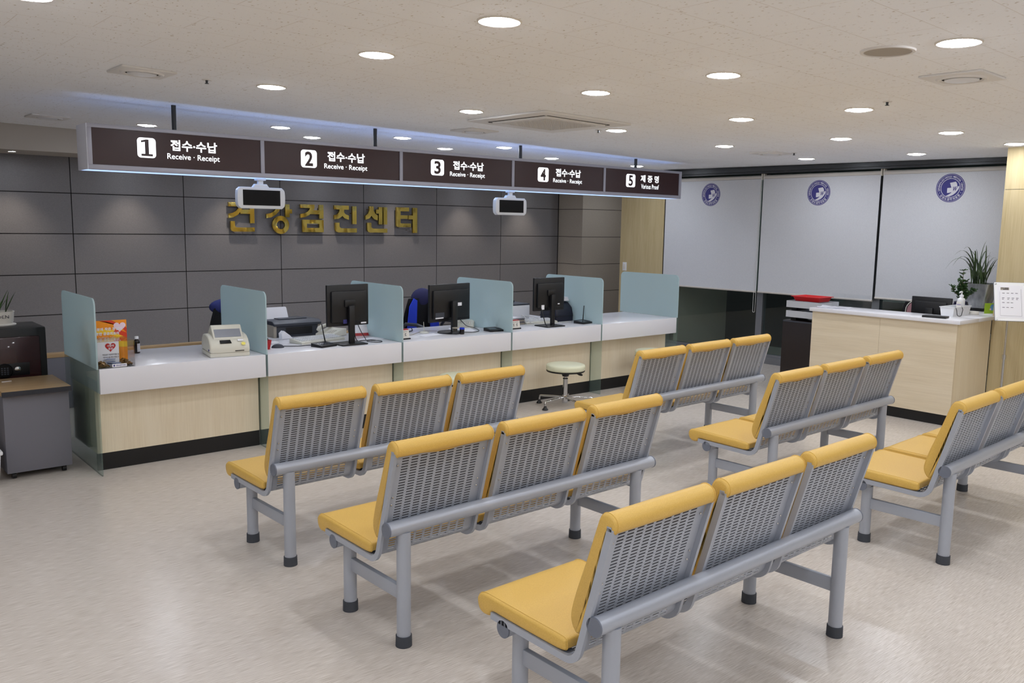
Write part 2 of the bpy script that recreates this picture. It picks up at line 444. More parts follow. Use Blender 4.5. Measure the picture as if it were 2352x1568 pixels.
# window wall: floor rail, head, mullions
XW = 8.06
mb = MB().box((XW - .06, -2.9, 0), (XW + .08, 1.86, .085), 0)
struct('trim_2', mb, m_alu)
struct('trim_3', MB().box((XW - .16, -2.9, 2.40), (XW + .12, 1.86, 2.62), 0).box((XW - .19, -2.9, 2.425), (XW - .14, 1.86, 2.47), 0), m_darkmetal)
for k, (ya, yb) in enumerate(((.30, 1.86), (-1.235, .30), (-2.9, -1.235))):
    mb = MB().box((XW - .004, ya + .03, .085), (XW + .004, yb - .03, 2.40), 0)
    f = .045
    mb2 = MB()
    mb2.box((XW - .035, ya, .085), (XW + .045, ya + f, 2.4)).box((XW - .035, yb - f, .085), (XW + .045, yb, 2.4))
    mb2.box((XW - .03, ya + f, .085), (XW + .03, yb - f, .12))
    fo = struct('window_%d' % (k + 1), mb2, m_alu)
    gl = mb.build('glass_pane', m_pane, fo, smooth=0)
# dark ground outside the windows
struct('ground', MB().box((9.6, -12, -.35), (22, 12, -.25)), mat('night_asphalt', rgb(40, 42, 42), 0.8))

# ------------------------------------------------------------------ low storage cupboard along the back wall
t = empty('low_screen', 'low grey office screen with wooden cap behind the counter, near the safe', 'screen', (1.2, 2.4, 0))
MB().box((-2.2, .006, 0), (2.2, .05, .472), 0, .003).build('panel', m_grey_lam, t)
MB().box((-2.21, 0, .472), (2.21, .075, .513), 0, .004).build('cap', m_wood_top, t)

# ------------------------------------------------------------------ ceiling fixtures
ords = ['first', 'second', 'third', 'fourth', 'fifth', 'sixth', 'seventh', 'eighth']
dl = empty('downlight', '', 'downlight')
prof = [(.0, .004), (.074, .004), (.078, -.003), (.090, -.006), (.096, -.003), (.097, .004)]
MB().lathe(prof[1:], 32).build('trim_ring', m_whitem, dl)
MB().lathe([(0, -.014), (.03, -.0135), (.055, -.011), (.070, -.006), (.0745, -.001), (.075, .0035), (0, .0035)], 32).build("lens", m_lens, dl)
VIS = [
 ((0.90, -3.07), 'large lit downlight at the top middle edge of the photo'),
 ((0.93, -2.03), 'lit downlight second along the row running towards sign panel one'),
 ((1.03, -0.55), 'lit downlight third in the row, above the ceiling sprinkler beside panel two'),
 ((2.49, -4.29), 'large lit downlight beside the round ceiling speaker'),
 ((2.50, -3.05), 'lit downlight next after the speaker one, over the back bench row'),
 ((2.50, -2.08), 'lit downlight just in front of the ceiling cassette air conditioner'),
 ((2.56, -0.71), 'lit downlight at the left corner of the cassette air conditioner'),
 ((4.09, -2.99), 'lit downlight beside the sprinkler nearest the round speaker'),
 ((4.06, -2.08), 'lit downlight midway between the cassette air conditioner and speaker sprinkler'),
 ((4.07, -0.80), 'lit downlight at the right corner of the cassette air conditioner'),
 ((5.64, -2.94), 'lit downlight nearest the oak wall above the reception desk'),
 ((5.60, -2.03), 'lit downlight in the row in front of the blinds, above the desk end'),
 ((5.62, -0.80), 'lit downlight beside the faint square diffuser near the fifth sign panel'),
 ((7.19, -1.96), 'lit downlight close to the top of the third blind'),
 ((7.19, -0.75), 'lit downlight close to the top of the second blind'),
 ((6.70, -3.04), 'lit downlight half hidden at the top of the oak wall'),
 ((4.56, 1.31), 'lit downlight behind the sign above panel three'),
 ((3.35, 1.46), 'lit downlight behind the sign above the joint of panels two and three'),
 ((2.15, 1.70), 'lit downlight behind the sign above the joint of panels one and two'),
 ((1.26, 2.73), 'lit downlight just over the top edge of sign panel one'),
 ((2.78, 2.30), 'lit downlight just over the top edge of sign panel two'),
 ((4.30, 2.05), 'lit downlight just over the top edge of sign panel three'),
 ((5.78, 1.87), 'lit downlight just over the top edge of sign panel four'),
 ((7.18, 1.72), 'lit downlight behind the hanging rod over sign panel five'),
 ((-0.66, -1.97), 'lit downlight cut by the top left corner of the photo'),
]
for k, ((x, y), lab) in enumerate(VIS):
    o = dl if k == 0 else copy_tree(dl)
    o.location = (x, y, cz(x, y)); o.rotation_euler = CROT
    tag(o, lab, 'downlight', 'ceiling downlights')
for x in (-3.7, -2.2, -.65, .93, 2.5, 4.07, 5.62):
    for y in (-8.2, -6.9, -5.6, -4.3, -3.0, -1.0):
        if x > -1 and y > -4: continue
        if (x, y) in ((2.5, -4.3),): continue
        o = copy_tree(dl); o.location = (x, y, cz(x, y)); o.rotation_euler = CROT
        tag(o, 'round lit downlight in the part of the hall behind the camera', 'downlight', 'downlights behind the camera')

o = copy_tree(dl); o.location = (8.75, 3.1, cz(8.75, 3.1)); o.rotation_euler = CROT  # added lamp, out of sight, to brighten the front of the wall return
tag(o, 'added unseen downlight brightening the wall return behind the oak column', 'downlight', 'added alcove downlights')
# narrow downlights in the bulkhead that wash the dark wall
for k in range(7):
    x = .36 + 1.21 * k
    t = empty('wall_washer', 'small recessed spotlight under the bulkhead, %s from the safe' % ords[k], 'spotlight', (x, 4.18, 2.385), 0, 'bulkhead spotlights')
    MB().lathe([(.030, .002), (.034, -.004), (.046, -.004), (.047, .002)], 24).build('trim_ring', m_whitem, t)
    MB().lathe([(0, -.001), (.031, -.001), (.031, .002), (0, .002)], 24).build('lens', m_lens, t)
    ld = bpy.data.lights.new('spot_beam', 'SPOT'); ld.energy = SOFFIT_W; ld.spot_size = math.radians(78); ld.spot_blend = 0.9
    ld.color = (1.0, 0.86, 0.70); ld.shadow_soft_size = .03
    lo_ = bpy.data.objects.new('spot_beam', ld); COL.objects.link(lo_); lo_.parent = t; lo_.location = (0, 0, -.02)
    lo_.rotation_euler = (math.radians(8), 0, 0)

def square_diffuser(x, y, s, label):
    t = empty('air_diffuser', label, 'air vent', (x, y, cz(x, y)), 0, 'square ceiling diffusers'); t.rotation_euler = CROT
    mb = MB()
    h = s / 2
    mb.prism(rrect(s, s, .01), .012, frame((0, 0, 0), (1, 0, 0), (0, -1, 0)), 0, .003)
    mb.build('face_plate', m_diff, t)
    MB().lathe([(h * .60, -.010), (h * .66, -.020), (h * .74, -.020), (h * .80, -.011)], 36).build('rim', m_diff, t)
    MB().lathe([(0, -.024), (h * .40, -.024), (h * .52, -.020), (h * .52, -.0125), (0, -.0125)], 36).build('centre_disc', m_white, t)
    MB().lathe([(h * .525, -.0125), (h * .6, -.0125), (h * .6, -.0122), (h * .525, -.0122)], 36).build('slot', m_dark_gap, t)
square_diffuser(.245, -.45, .32, 'square diffuser with chrome-lit round centre above sign panel one')
square_diffuser(.425, 2.86, .32, 'square diffuser by the bulkhead left of the hanging sign')
square_diffuser(3.37, .30, .32, 'square diffuser tucked behind the cassette air conditioner')
square_diffuser(3.31, -3.97, .32, 'square diffuser next to the round ceiling speaker')
square_diffuser(6.45, -.78, .32, 'faint square diffuser near the blinds')
# cassette air conditioner
t = empty('ceiling_air_conditioner', 'large square cassette air conditioner with mesh grille in the ceiling', 'air conditioner', (3.325, -.745, cz(3.325, -.745))); t.rotation_euler = CROT
dn = frame((0, 0, 0), (1, 0, 0), (0, -1, 0))
MB().prism(rrect(.96, .96, .03), .016, dn, 0, .005).build('panel', m_diff, t)
mb = MB(); 
for a in range(4):
    R_ = Matrix.Rotation(a * PI / 2, 4, 'Z')
    mb.box((-.34, .343, -.0175), (.34, .362, -.0155), 0, 0, R_)
mb.build('air_slot', m_dark_gap, t)
MB().prism(rrect(.66, .66, .02), .010, frame((0, 0, -.015), (1, 0, 0), (0, -1, 0)), 0, .003).build('grille_frame', m_diff, t)
mb = MB()
mb.box((-.27, -.27, -.0262), (.27, .27, -.0255), 0)
for k in range(28):
    c = -.265 + .53 * k / 27
    mb.box((c - .003, -.27, -.029), (c + .003, .27, -.026), 1); mb.box((-.27, c - .003, -.0285), (.27, c + .003, -.026), 1)
mb.build('mesh_grille', [m_grille, m_diff], t, smooth=0)
# speaker
t = empty('ceiling_speaker', 'round grey ceiling speaker with pale rim', 'speaker', (2.465, -3.985, cz(2.465, -3.985))); t.rotation_euler = CROT
MB().lathe([(.102, .002), (.104, -.008), (.118, -.008), (.122, .002)], 40).build('rim', m_diff, t)
MB().lathe([(0, -.006), (.09, -.006), (.103, -.005), (.103, .002), (0, .002)], 40).build('grille', m_grille, t)
# sprinkler heads
for (x, y, lab) in ((.633, -.469, 'small ceiling sprinkler between the left diffuser and the downlight row'), (3.878, -3.289, 'small ceiling sprinkler beyond the round speaker'),
                    (3.964, -.689, 'small sprinkler at the right side of the cassette air conditioner'), (6.55, -.99, 'small sprinkler beside the faint diffuser near the blinds')):
    t = empty('sprinkler', lab, 'sprinkler', (x, y, cz(x, y)), 0, 'ceiling sprinklers')
    MB().lathe([(0, -.004), (.028, -.004), (.032, .002), (0, .002)], 20).build('plate', m_diff, t)
    MB().cyl((0, 0, -.004), (0, 0, -.022), .009, .007, 10).cyl((0, 0, -.022), (0, 0, -.025), .013, .013, 12).build('head', m_darkmetal, t)

# ------------------------------------------------------------------ blinds
def emblem_mesh(R):
    """round hospital emblem in the x,y plane, centre at the origin; slots: 0 navy, 1 white"""
    mb = MB(); I = Matrix.Identity(4)
    mb.flat(circle(R, 64), I, 0, .0010)
    def ring(r0, r1, z, mi):
        b = bmesh.new(); N = 64
        a = [b.verts.new((r0 * math.cos(2 * PI * k / N), r0 * math.sin(2 * PI * k / N), z)) for k in range(N)]
        c = [b.verts.new((r1 * math.cos(2 * PI * k / N), r1 * math.sin(2 * PI * k / N), z)) for k in range(N)]
        for k in range(N): b.faces.new((a[k], c[k], c[(k + 1) % N], a[(k + 1) % N]))
        mb._merge(b, mi)
    ring(.925 * R, .945 * R, .0014, 1); ring(.64 * R, .675 * R, .0014, 1)
    def P(pts, mi, z): mb.flat([(x * R, y * R) for x, y in pts], I, mi, z)
    # the white checker and swoosh inside the ring
    P([(-.06, .36), (.34, .43), (.42, .30), (.46, .12), (.06, .02)], 1, .0014)
    P([(-.22, .00), (.06, .02), (.12, -.28), (-.08, -.34), (-.22, -.34)], 1, .0014)
    P([(.06, .02), (.60, .12), (.58, -.06), (.46, -.24), (.12, -.28)], 1, .0014)
    P([(.12, -.27), (.46, -.23), (.36, -.36), (.18, -.50), (-.06, -.60), (-.30, -.56), (-.12, -.47), (.02, -.38)], 1, .0014)
    me, a, b_, c, d = text_mesh('W', .03)
    sx = .30 * R / (b_ - a); sy = .30 * R / (d - c)
    mb.add(me, Matrix.Translation((.12 * R, -.22 * R, .0018)) @ Matrix(((1, .22, 0, 0), (0, 1, 0, 0), (0, 0, 1, 0), (0, 0, 0, 1))) @ Matrix.Diagonal((sx, sy, 1, 1)) @ Matrix.Translation((-a, -c, 0)), 0)
    def arc(txt, r, a0, a1, h, inside):
        n_ = len(txt)
        for k, ch in enumerate(txt):
            if ch == ' ': continue
            a = math.radians(a0 + (a1 - a0) * k / (n_ - 1))
            me, xa, xb, ya, yb_ = text_mesh(ch, .02)
            if xb - xa < 1e-5: continue
            s = h / .73
            rot = a - PI / 2 if not inside else a + PI / 2
            if ord(ch) > 255: s = h / .9
            mb.add(me, Matrix.Translation((r * math.cos(a), r * math.sin(a), .0016)) @ Matrix.Rotation(rot, 4, 'Z') @ Matrix.Diagonal((s, s, 1, 1)) @ Matrix.Translation((-(xa + xb) / 2, -.36, 0)), 1)
    arc('GANGWON-DO WONJU MEDICAL CENTER', .80 * R, 192, -12, .12 * R, False)
    arc('강원도원주의료원', .80 * R, 222, 318, .17 * R, True)
    mb.flat(circle(.025 * R, 10, .80 * R * math.cos(math.radians(205)), .80 * R * math.sin(math.radians(205))), I, 1, .0016)
    mb.flat(circle(.025 * R, 10, .80 * R * math.cos(math.radians(335)), .80 * R * math.sin(math.radians(335))), I, 1, .0016)
    me = bpy.data.meshes.new('emblem'); mb.bm.to_mesh(me); mb.bm.free()
    me.materials.append(m_navy); me.materials.append(m_emw)
    return me
EMB = emblem_mesh(.149)
XB = 7.951
for k, (ya, yb, zb, ey, ez, lab) in enumerate((
    (.317, 1.846, .905, 1.083, 2.154, 'white roller blind next to the oak column, with blue round emblem'),
    (-1.228, .288, .908, -.479, 2.150, 'middle white roller blind with blue round emblem'),
    (-2.86, -1.258, .945, -1.995, 2.172, 'white roller blind behind the plants and reception desk'))):
    t = empty('roller_blind', lab, 'blind', (XB, (ya + yb) / 2, 0), 0, 'roller blinds')
    w = (yb - ya) / 2
    MB().box((-.0015, -w, zb + .02), (.0015, w, 2.335), 0).build('fabric', m_blind, t, smooth=0)
    MB().cyl((.026, -w, 2.355), (.026, w, 2.355), .028, seg=20).build('roller', m_blind_top, t)
    MB().cyl((0, -w, zb + .010), (0, w, zb + .010), .012, seg=12).build('bottom_bar', m_blind_top, t)
    mb = MB()
    for s in (-1, 1): mb.box((.0, s * w - .006, 2.325), (.06, s * w + .006, 2.42), 0, .002)
    mb.build('bracket', m_whitem, t)
    yc = -w - .012
    pts = [(-.005, yc, 2.35), (-.012, yc + .002, .80)] + [(-.012, yc + .018 - .016 * math.cos(a), .665 - .012 * math.sin(a)) for a in [PI * q / 6 for q in range(7)]] + [(-.012, yc + .034, .80), (-.005, yc + .014, 2.35)]
    if k == 0: MB().tube(pts, .0028, 6).build('pull_chain', m_cable_w, t)
    e = bpy.data.objects.new('emblem', EMB); COL.objects.link(e); e.parent = t
    e.matrix_local = frame((-.0015, ey - (ya + yb) / 2, ez), (0, -1, 0), (0, 0, 1))
# light switch
t = empty('light_switch', 'white light switch plate on the oak column', 'switch', (7.951, 2.575, 1.135))
MB().box((-.010, -.038, -.062), (0, .038, .062), 0, .004).build('plate', m_white, t)
MB().box((-.014, -.016, -.034), (-.009, .016, .034), 0, .002).build('rocker', m_whitem, t)

# ------------------------------------------------------------------ service counter: five bays between glass partitions
HT, HL, DEP = .724, .555, .787
BAY = 1.2
PX = [.026] + [BAY * i for i in range(1, 6)]
bay_words = ['with the donation box and beige reader', 'with the printer and first monitor', 'with the round-footed monitor', 'with the white box printer', 'with the empty worktop, at the far end']
for i in range(5):
    xa, xb = PX[i] + .008, PX[i + 1] - .008
    t = empty('service_counter', 'white-topped maple counter bay ' + bay_words[i], 'counter', ((xa + xb) / 2, 0, 0), 0, 'bays of the long service counter')
    w = (xb - xa) / 2
    MB().box((-w, 0, HL), (w, DEP, HT), 0, .003).build('worktop', m_worktop, t)
    MB().box((-w, .150, .119), (w, .172, HL), 0).box((-w, .172, .119), (-w + .02, DEP - .05, HL), 0).box((w - .02, .172, .119), (w, DEP - .05, HL), 0).build('front_panel', m_wood_v, t, smooth=0)
    MB().box((-w, .153, 0), (w, .175, .119), 0).build('kickboard', m_black, t, smooth=0)
gl_words = ['glass partition at the near end, beside the grey cabinet', 'glass partition right of the beige reader', 'glass partition right of the first monitor',
            'glass partition right of the round-footed monitor', 'glass partition right of the third monitor', 'last glass partition, at the far end before the blinds']
def side_profile(y0, y1, z1, r):
    p = [(y0, 0), (y1, 0)]
    for k in range(7):
        a = PI / 2 * k / 6; p.append((y1 - r + r * math.cos(a), z1 - r + r * math.sin(a)))
    for k in range(7):
        a = PI / 2 + PI / 2 * k / 6; p.append((y0 + r + r * math.cos(a), z1 - r + r * math.sin(a)))
    return p
gmesh = None
for i in range(6):
    mb = MB()
    mb.prism(side_profile(-.004, .853, 1.194, .05), .010, frame((-.005, 0, 0), (0, 1, 0), (0, 0, 1)))
    if gmesh is None:
        o = mb.build('glass_partition', m_glass, smooth=30); gmesh = o.data
    else:
        mb.bm.free(); o = bpy.data.objects.new('glass_partition', gmesh); COL.objects.link(o)
    o.location = (PX[i] if i else .022, 0, 0)
    tag(o, gl_words[i], 'partition', 'glass partitions between the counter bays')

# ------------------------------------------------------------------ hanging sign
SY0, SY1, SZ0, SZ1, SX0, SX1 = .879, 1.145, 2.070, 2.402, .250, 7.068
t = empty('hanging_sign', 'long brown and silver hanging sign with five numbered panels above the counter', 'sign', (SX0, SY0, SZ0))
W_, H_, D_ = SX1 - SX0, SZ1 - SZ0, SY1 - SY0
mb = MB()
mb.box((0, 0, H_ - .028), (W_, .03, H_), 0, .002).box((0, 0, 0), (W_, .03, .038), 0, .002)
divs = [0, 1.598 - SX0, 2.960 - SX0, 4.331 - SX0, 5.698 - SX0, W_]
for k, d in enumerate(divs):
    a, b_ = (d - .016, d + .016) if 0 < k < 5 else ((0, .033) if k == 0 else (W_ - .04, W_))
    mb.box((a, .0, .038), (b_, .03, H_ - .028), 0, .001)
mb.box((.004, D_ - .022, H_ - .022), (W_ - .004, D_, H_), 0).box((.004, D_ - .022, .0), (W_ - .004, D_, .03), 0)
for x in (.922, 2.752, 4.526, 6.347): mb.box((x - SX0 - .02, .03, H_ - .012), (x - SX0 + .02, D_ - .02, H_), 0)
mb.box((.004, .020, .038), (W_ - .004, .024, H_ - .028), 0)
mb.build('frame', m_sign, t)
mb = MB().box((-.004, 0, 0), (.004, D_, H_), 0, .002); mb.build('end_cap', m_signend, t)
mb = MB().box((W_ - .004, 0, 0), (W_ + .004, D_, H_), 0, .002); mb.build('end_cap', m_signend, t)
MB().box((.012, .031, .001), (W_ - .012, D_ - .023, .006)).build('light_panel', m_strip, t)
for i in range(5): MB().cyl((divs[i] + .08, .12, .13), (divs[i + 1] - .08, .12, .13), .013, seg=12).build('light_tube', m_tube, t)
nums = [(.603, .740), (1.947, 2.097), (3.300, 3.455), (4.680, 4.835), (6.067, 6.226)]
kor = [(.851, 1.218), (2.199, 2.574), (3.564, 3.945), (4.940, 5.321), (6.319, 6.648)]
eng = [(.824, 1.237), (2.168, 2.600), (3.527, 3.962), (4.905, 5.344), (6.333, 6.653)]
for i in range(5):
    p = MB().box((divs[i] + .008, .010, .03), (divs[i + 1] - .008, .016, H_ - .02), 0).build('panel', m_brown, t, smooth=0)
    M = FRONT(0, .010, 0)
    mb = MB(); a, b_ = nums[i][0] - SX0, nums[i][1] - SX0
    mb.flat(rrect(b_ - a, .150, .026, 6, (a + b_) / 2, 2.252 - SZ0), M, 0, .001)
    mb.build('number_tile', m_lit, p, smooth=0)
    mb = MB(); cx = (a + b_) / 2
    z0, z1 = 2.190 - SZ0, 2.314 - SZ0
    if i == 0:
        mb.flat([(cx - .012, z0), (cx + .016, z0), (cx + .016, z1), (cx - .004, z1), (cx - .040, z1 - .010), (cx - .040, z1 - .024), (cx - .012, z1 - .018)], M, 0, .002)
        mb.flat([(cx - .040, z0), (cx + .044, z0), (cx + .044, z0 + .016), (cx - .040, z0 + .016)], M, 0, .0021)
    else:
        put_text(mb, str(i + 1), M, cx - .038, cx + .038, z0, z1, .002, 0, .03)
    mb.build('numeral', m_brown, p, smooth=0)
    mb = MB()
    put_text(mb, '접수·수납' if i < 4 else '제 증 명', M, kor[i][0] - SX0, kor[i][1] - SX0, 2.243 - SZ0, 2.327 - SZ0, .001, 0, .025)
    put_text(mb, 'Receive · Receipt' if i < 4 else 'Various Proof', M, eng[i][0] - SX0, eng[i][1] - SX0, 2.166 - SZ0, 2.222 - SZ0, .001, 0, .008)
    mb.build('lettering', m_lit, p, smooth=0)
for x in (.923, 2.752, 4.526, 6.347):
    MB().cyl((x - SX0, .12, H_), (x - SX0, .12, cz(x, 1.0) - SZ0 + .004), .018, seg=16).build('hanging_rod', m_darkmetal, t)

def number_display(cx, label):
    t = empty('number_display', label, 'display', (cx, .985, 1.905), 0, 'call number displays under the sign')
    w, h = .425, .178
    out = [(-w / 2 + .03, -h / 2), (w / 2 - .03, -h / 2), (w / 2 - .008, -h / 2 + .02)] + [(w / 2 - .008 + .008 * math.cos(a), .0 + (h / 2 - .02) * math.sin(a)) for a in (-.9, -.4, 0, .4, .9)] + \
          [(w / 2 - .008, h / 2 - .02), (w / 2 - .03, h / 2), (-w / 2 + .03, h / 2), (-w / 2 + .008, h / 2 - .02)] + [(-w / 2 + .008 - .008 * math.cos(a), (h / 2 - .02) * math.sin(a)) for a in (.9, .4, 0, -.4, -.9)] + [(-w / 2 + .008, -h / 2 + .02)]
    MB().prism(out, .055, FRONT(0, .0275, 0), 0, .006).build('housing', m_white, t)
    MB().box((-.165, -.0305, -.062), (.165, -.026, .066), 0).build('screen', m_screenb, t, smooth=0)
    MB().prism([(-.075, h / 2 - .004), (.075, h / 2 - .004), (.05, h / 2 + .028), (-.05, h / 2 + .028)], .045, FRONT(0, .0225, 0), 0, .005).box((-.022, -.016, h / 2 + .02), (.022, .016, SZ0 - 1.905 - .018), 0, .003).box((-.04, -.03, SZ0 - 1.905 - .02), (.04, .03, SZ0 - 1.905 + .001), 0, .003).build('hanger', m_white, t)
number_display(1.617, 'white call number display hanging between sign panels one and two')
number_display(4.380, 'white call number display hanging between sign panels three and four')

# ------------------------------------------------------------------ brass letters on the dark wall
KN = [(78, 2.733), (407, 3.114), (563, 3.301), (784, 3.564), (887, 3.702), (1181, 4.077), (1279, 4.214), (1553, 4.586), (1627, 4.694), (1896, 5.081), (1975, 5.200), (2230, 5.588)]
def lx(v):
    for (a, xa), (c, xc) in zip(KN[:-1], KN[1:]):
        if v <= c or c == 2230: return xa + (v - a) * (xc - xa) / (c - a)
def arcp(cx, cy, rx, ry, a0, a1, n=7):
    return [(cx + rx * math.cos(math.radians(a0 + (a1 - a0) * k / n)), cy + ry * math.sin(math.radians(a0 + (a1 - a0) * k / n))) for k in range(n + 1)]
giyeok = lambda x, y, w, h: [(x, y), (x + w, y), (x + w, y + .25 * h), (x + .86 * w, y + .52 * h), (x + .62 * w, y + .78 * h), (x + .32 * w, y + .94 * h), (x, y + h), (x, y + .72 * h), (x + .28 * w, y + .66 * h), (x + .50 * w, y + .54 * h), (x + .64 * w, y + .38 * h), (x + .68 * w, y + .26 * h), (x, y + .26 * h)]
nieun = lambda x0, y0, x1, y1, t=48: [(x0, y0), (x0 + t, y0), (x0 + t, y1 - t - 22), (x0 + t + 8, y1 - t - 6), (x0 + t + 26, y1 - t), (x1, y1 - t), (x1, y1), (x0 + 30, y1), (x0 + 8, y1 - 10), (x0, y1 - 32)]
R4 = lambda a, b, c, d: [(a, b), (c, b), (c, d), (a, d)]
LET = [
 ('건', 115, 448, [giyeok(97, 115, 165, 180), R4(225, 195, 340, 243), R4(335, 117, 385, 350), nieun(115, 328, 386, 447)]),
 ('강', 116, 466, [giyeok(520, 118, 170, 172), R4(740, 122, 790, 275), R4(788, 180, 815, 230)]),
 ('검', 134, 447, [giyeok(905, 134, 160, 152), R4(1010, 196, 1124, 242), R4(1120, 134, 1168, 292), R4(925, 306, 976, 446), R4(1118, 306, 1168, 446), R4(974, 306, 1120, 350), R4(974, 398, 1120, 446)]),
 ('진', 140, 450, [R4(1285, 140, 1450, 186), [(1345, 184), (1397, 184), (1394, 222), (1372, 265), (1332, 293), (1285, 301), (1285, 253), (1320, 241), (1340, 215)], [(1352, 222), (1392, 214), (1410, 238), (1450, 255), (1450, 303), (1402, 287), (1372, 256)], R4(1490, 145, 1538, 352), nieun(1295, 338, 1540, 450)]),
 ('센', 150, 452, [[(1680, 150), (1726, 150), (1729, 200), (1745, 232), (1775, 255), (1772, 310), (1732, 296), (1702, 257), (1680, 288), (1635, 305), (1635, 258), (1664, 236), (1680, 196)], R4(1755, 184, 1788, 231), R4(1785, 155, 1826, 356), R4(1838, 155, 1881, 356), nieun(1655, 338, 1882, 451, 46)]),
 ('터', 158, 456, [[(1985, 158), (2126, 158), (2126, 204), (2030, 204), (2030, 250), (2112, 250), (2112, 291), (2030, 291), (2030, 345), (2146, 345), (2146, 389), (2006, 389), (1990, 383), (1985, 370)], R4(2118, 250, 2170, 296), R4(2168, 160, 2218, 456)]),
]
for (ch, y0, y1, polys) in LET:
    xs = [lx(x) for p in polys for x, y in p]
    xa, xb = min(xs), max(xs)
    if ch == '강': xa, xb = lx(520), lx(815)
    cx = (xa + xb) / 2; zt, zb_ = 1.942, 1.578 if ch != '강' else 1.562
    fz = lambda y: zt - (y - y0) / (y1 - y0) * (zt - zb_)
    t = empty('wall_letter', 'polished brass letter %s standing off the dark panelled wall' % ch, 'letter', (cx, YB - .035, 0), 0, 'brass letters spelling the centre name')
    mb = MB()
    for k, p in enumerate(polys):
        q = [(lx(x) - cx, fz(y)) for x, y in p]
        mb.prism(q, .030 + .0002 * k, FRONT(0, .0, 0), 0, 0)
    if ch == '강':
        c0 = lx(684) - cx; zc = fz(367); ro = (lx(782) - lx(586)) / 2; ri = ro * .48
        mb.lathe([(ri, .0), (ro, .0), (ro, .0308), (ri, .0308), (ri, .0)], 40, 0, (0, 0, 0), FRONT(c0, 0, zc))
    o = mb.build('face', m_gold, t, smooth=30)
    mb = MB()
    for k in range(3):
        px = (-.12, .1, .02)[k]; pz = (1.9, 1.84, 1.62)[k]
        mb.cyl((px, -.002, pz), (px, .036, pz), .004, seg=8)
    mb.build('standoff_pin', m_gold_s, t)

# ------------------------------------------------------------------ three-seat benches
BL, BD, ZR, ZF, TR = 1.623, .422, .505, .337, .030
INS, INSR, PITCH_S, SW = .084, .119, .559, .500
def shell_path():
    """centre line of the perforated plate in (v, z): front edge of the seat, bend, up the back"""
    p = [(-.066, .369)]
    p += [(-.066 + .366 * k / 30, .369 - .006 * k / 30) for k in range(1, 31)]
    c = (.300, .418); r = .055
    for k in range(1, 9):
        a = -PI / 2 + math.radians(73) * k / 8
        p.append((c[0] + r * math.cos(a), c[1] + r * math.sin(a)))
    e = p[-1]
    for k in range(1, 37):
        f = k / 36
        p.append((e[0] + (.470 - e[0]) * f, e[1] + (.832 - e[1]) * f))
    return p
def make_shell_mesh():
    path = shell_path()
    L = [0]
    for a, b_ in zip(path[:-1], path[1:]): L.append(L[-1] + math.hypot(b_[0] - a[0], b_[1] - a[1]))
    def at(s):
        for k in range(len(L) - 1):
            if s <= L[k + 1] or k == len(L) - 2:
                f = (s - L[k]) / (L[k + 1] - L[k]); a, b_ = path[k], path[k + 1]
                return a[0] + (b_[0] - a[0]) * f, a[1] + (b_[1] - a[1]) * f
    tot = L[-1]; sb0 = L[30]; sb1 = L[38]
    w = SW - .012
    # x lines: nine columns of slots
    cols = [(.054 + .0442 * k, .054 + .0442 * k + .032) for k in range(9)]
    xs = [.006] + [v for c in cols for v in c] + [.006 + w]
    rows = []
    s = .05
    while s < tot - .026: rows.append((s, s + .0058)); s += .0122
    ss = [0]
    for a, b_ in rows: ss += [a, b_]
    for k in range(1, 8): ss.append(sb0 + (sb1 - sb0) * k / 8)
    ss += [sb0, sb1, tot]; ss = sorted(ss)
    rowset = set(round(a, 6) for a, b_ in rows)
    bm = bmesh.new()
    grid = []
    for s in ss:
        v, z = at(s); grid.append([bm.verts.new((x, -v, z)) for x in xs])
    for i in range(len(ss) - 1):
        for j in range(len(xs) - 1):
            if round(ss[i], 6) in rowset and j % 2 == 1 and j < len(xs) - 1: continue
            bm.faces.new((grid[i][j], grid[i][j + 1], grid[i + 1][j + 1], grid[i + 1][j]))
    bmesh.ops.recalc_face_normals(bm, faces=list(bm.faces))
    bmesh.ops.solidify(bm, geom=list(bm.faces), thickness=.002)
    mb = MB(); mb.bm.free(); mb.bm = bm
    # flat side bars
    for xa in (0.0, SW - .014):
        poly = []
        q = shell_path()
        off = []
        for k, (v, z) in enumerate(q):
            a = q[max(k - 1, 0)]; b_ = q[min(k + 1, len(q) - 1)]
            d = math.hypot(b_[0] - a[0], b_[1] - a[1]); nx, nz = (b_[1] - a[1]) / d, -(b_[0] - a[0]) / d
            off.append((v + nx * .018, z + nz * .018, v - nx * .006, z - nz * .006))
        poly = [(o[0], o[1]) for o in off] + [(o[2], o[3]) for o in off[::-1]]
        mb.prism([(-v, z) for v, z in poly], .014, frame((xa + .014, 0, 0), (0, 1, 0), (0, 0, 1)) @ Matrix.Diagonal((1, 1, -1, 1)), 0)
    # top edge bar and screws
    mb.box((0, -.480, .822), (SW, -.462, .836), 0)
    for x in (.034, SW - .034):
        for s in (sb1 + .385, sb1 + .24, sb1 + .205):
            if s > tot: continue
            v, z = at(s); mb.sphere((x, -v - .003, z), .0045, 1, (1, .6, 1), 8, 6)
    bm = mb.bm
    bmesh.ops.recalc_face_normals(bm, faces=list(bm.faces))
    return mb
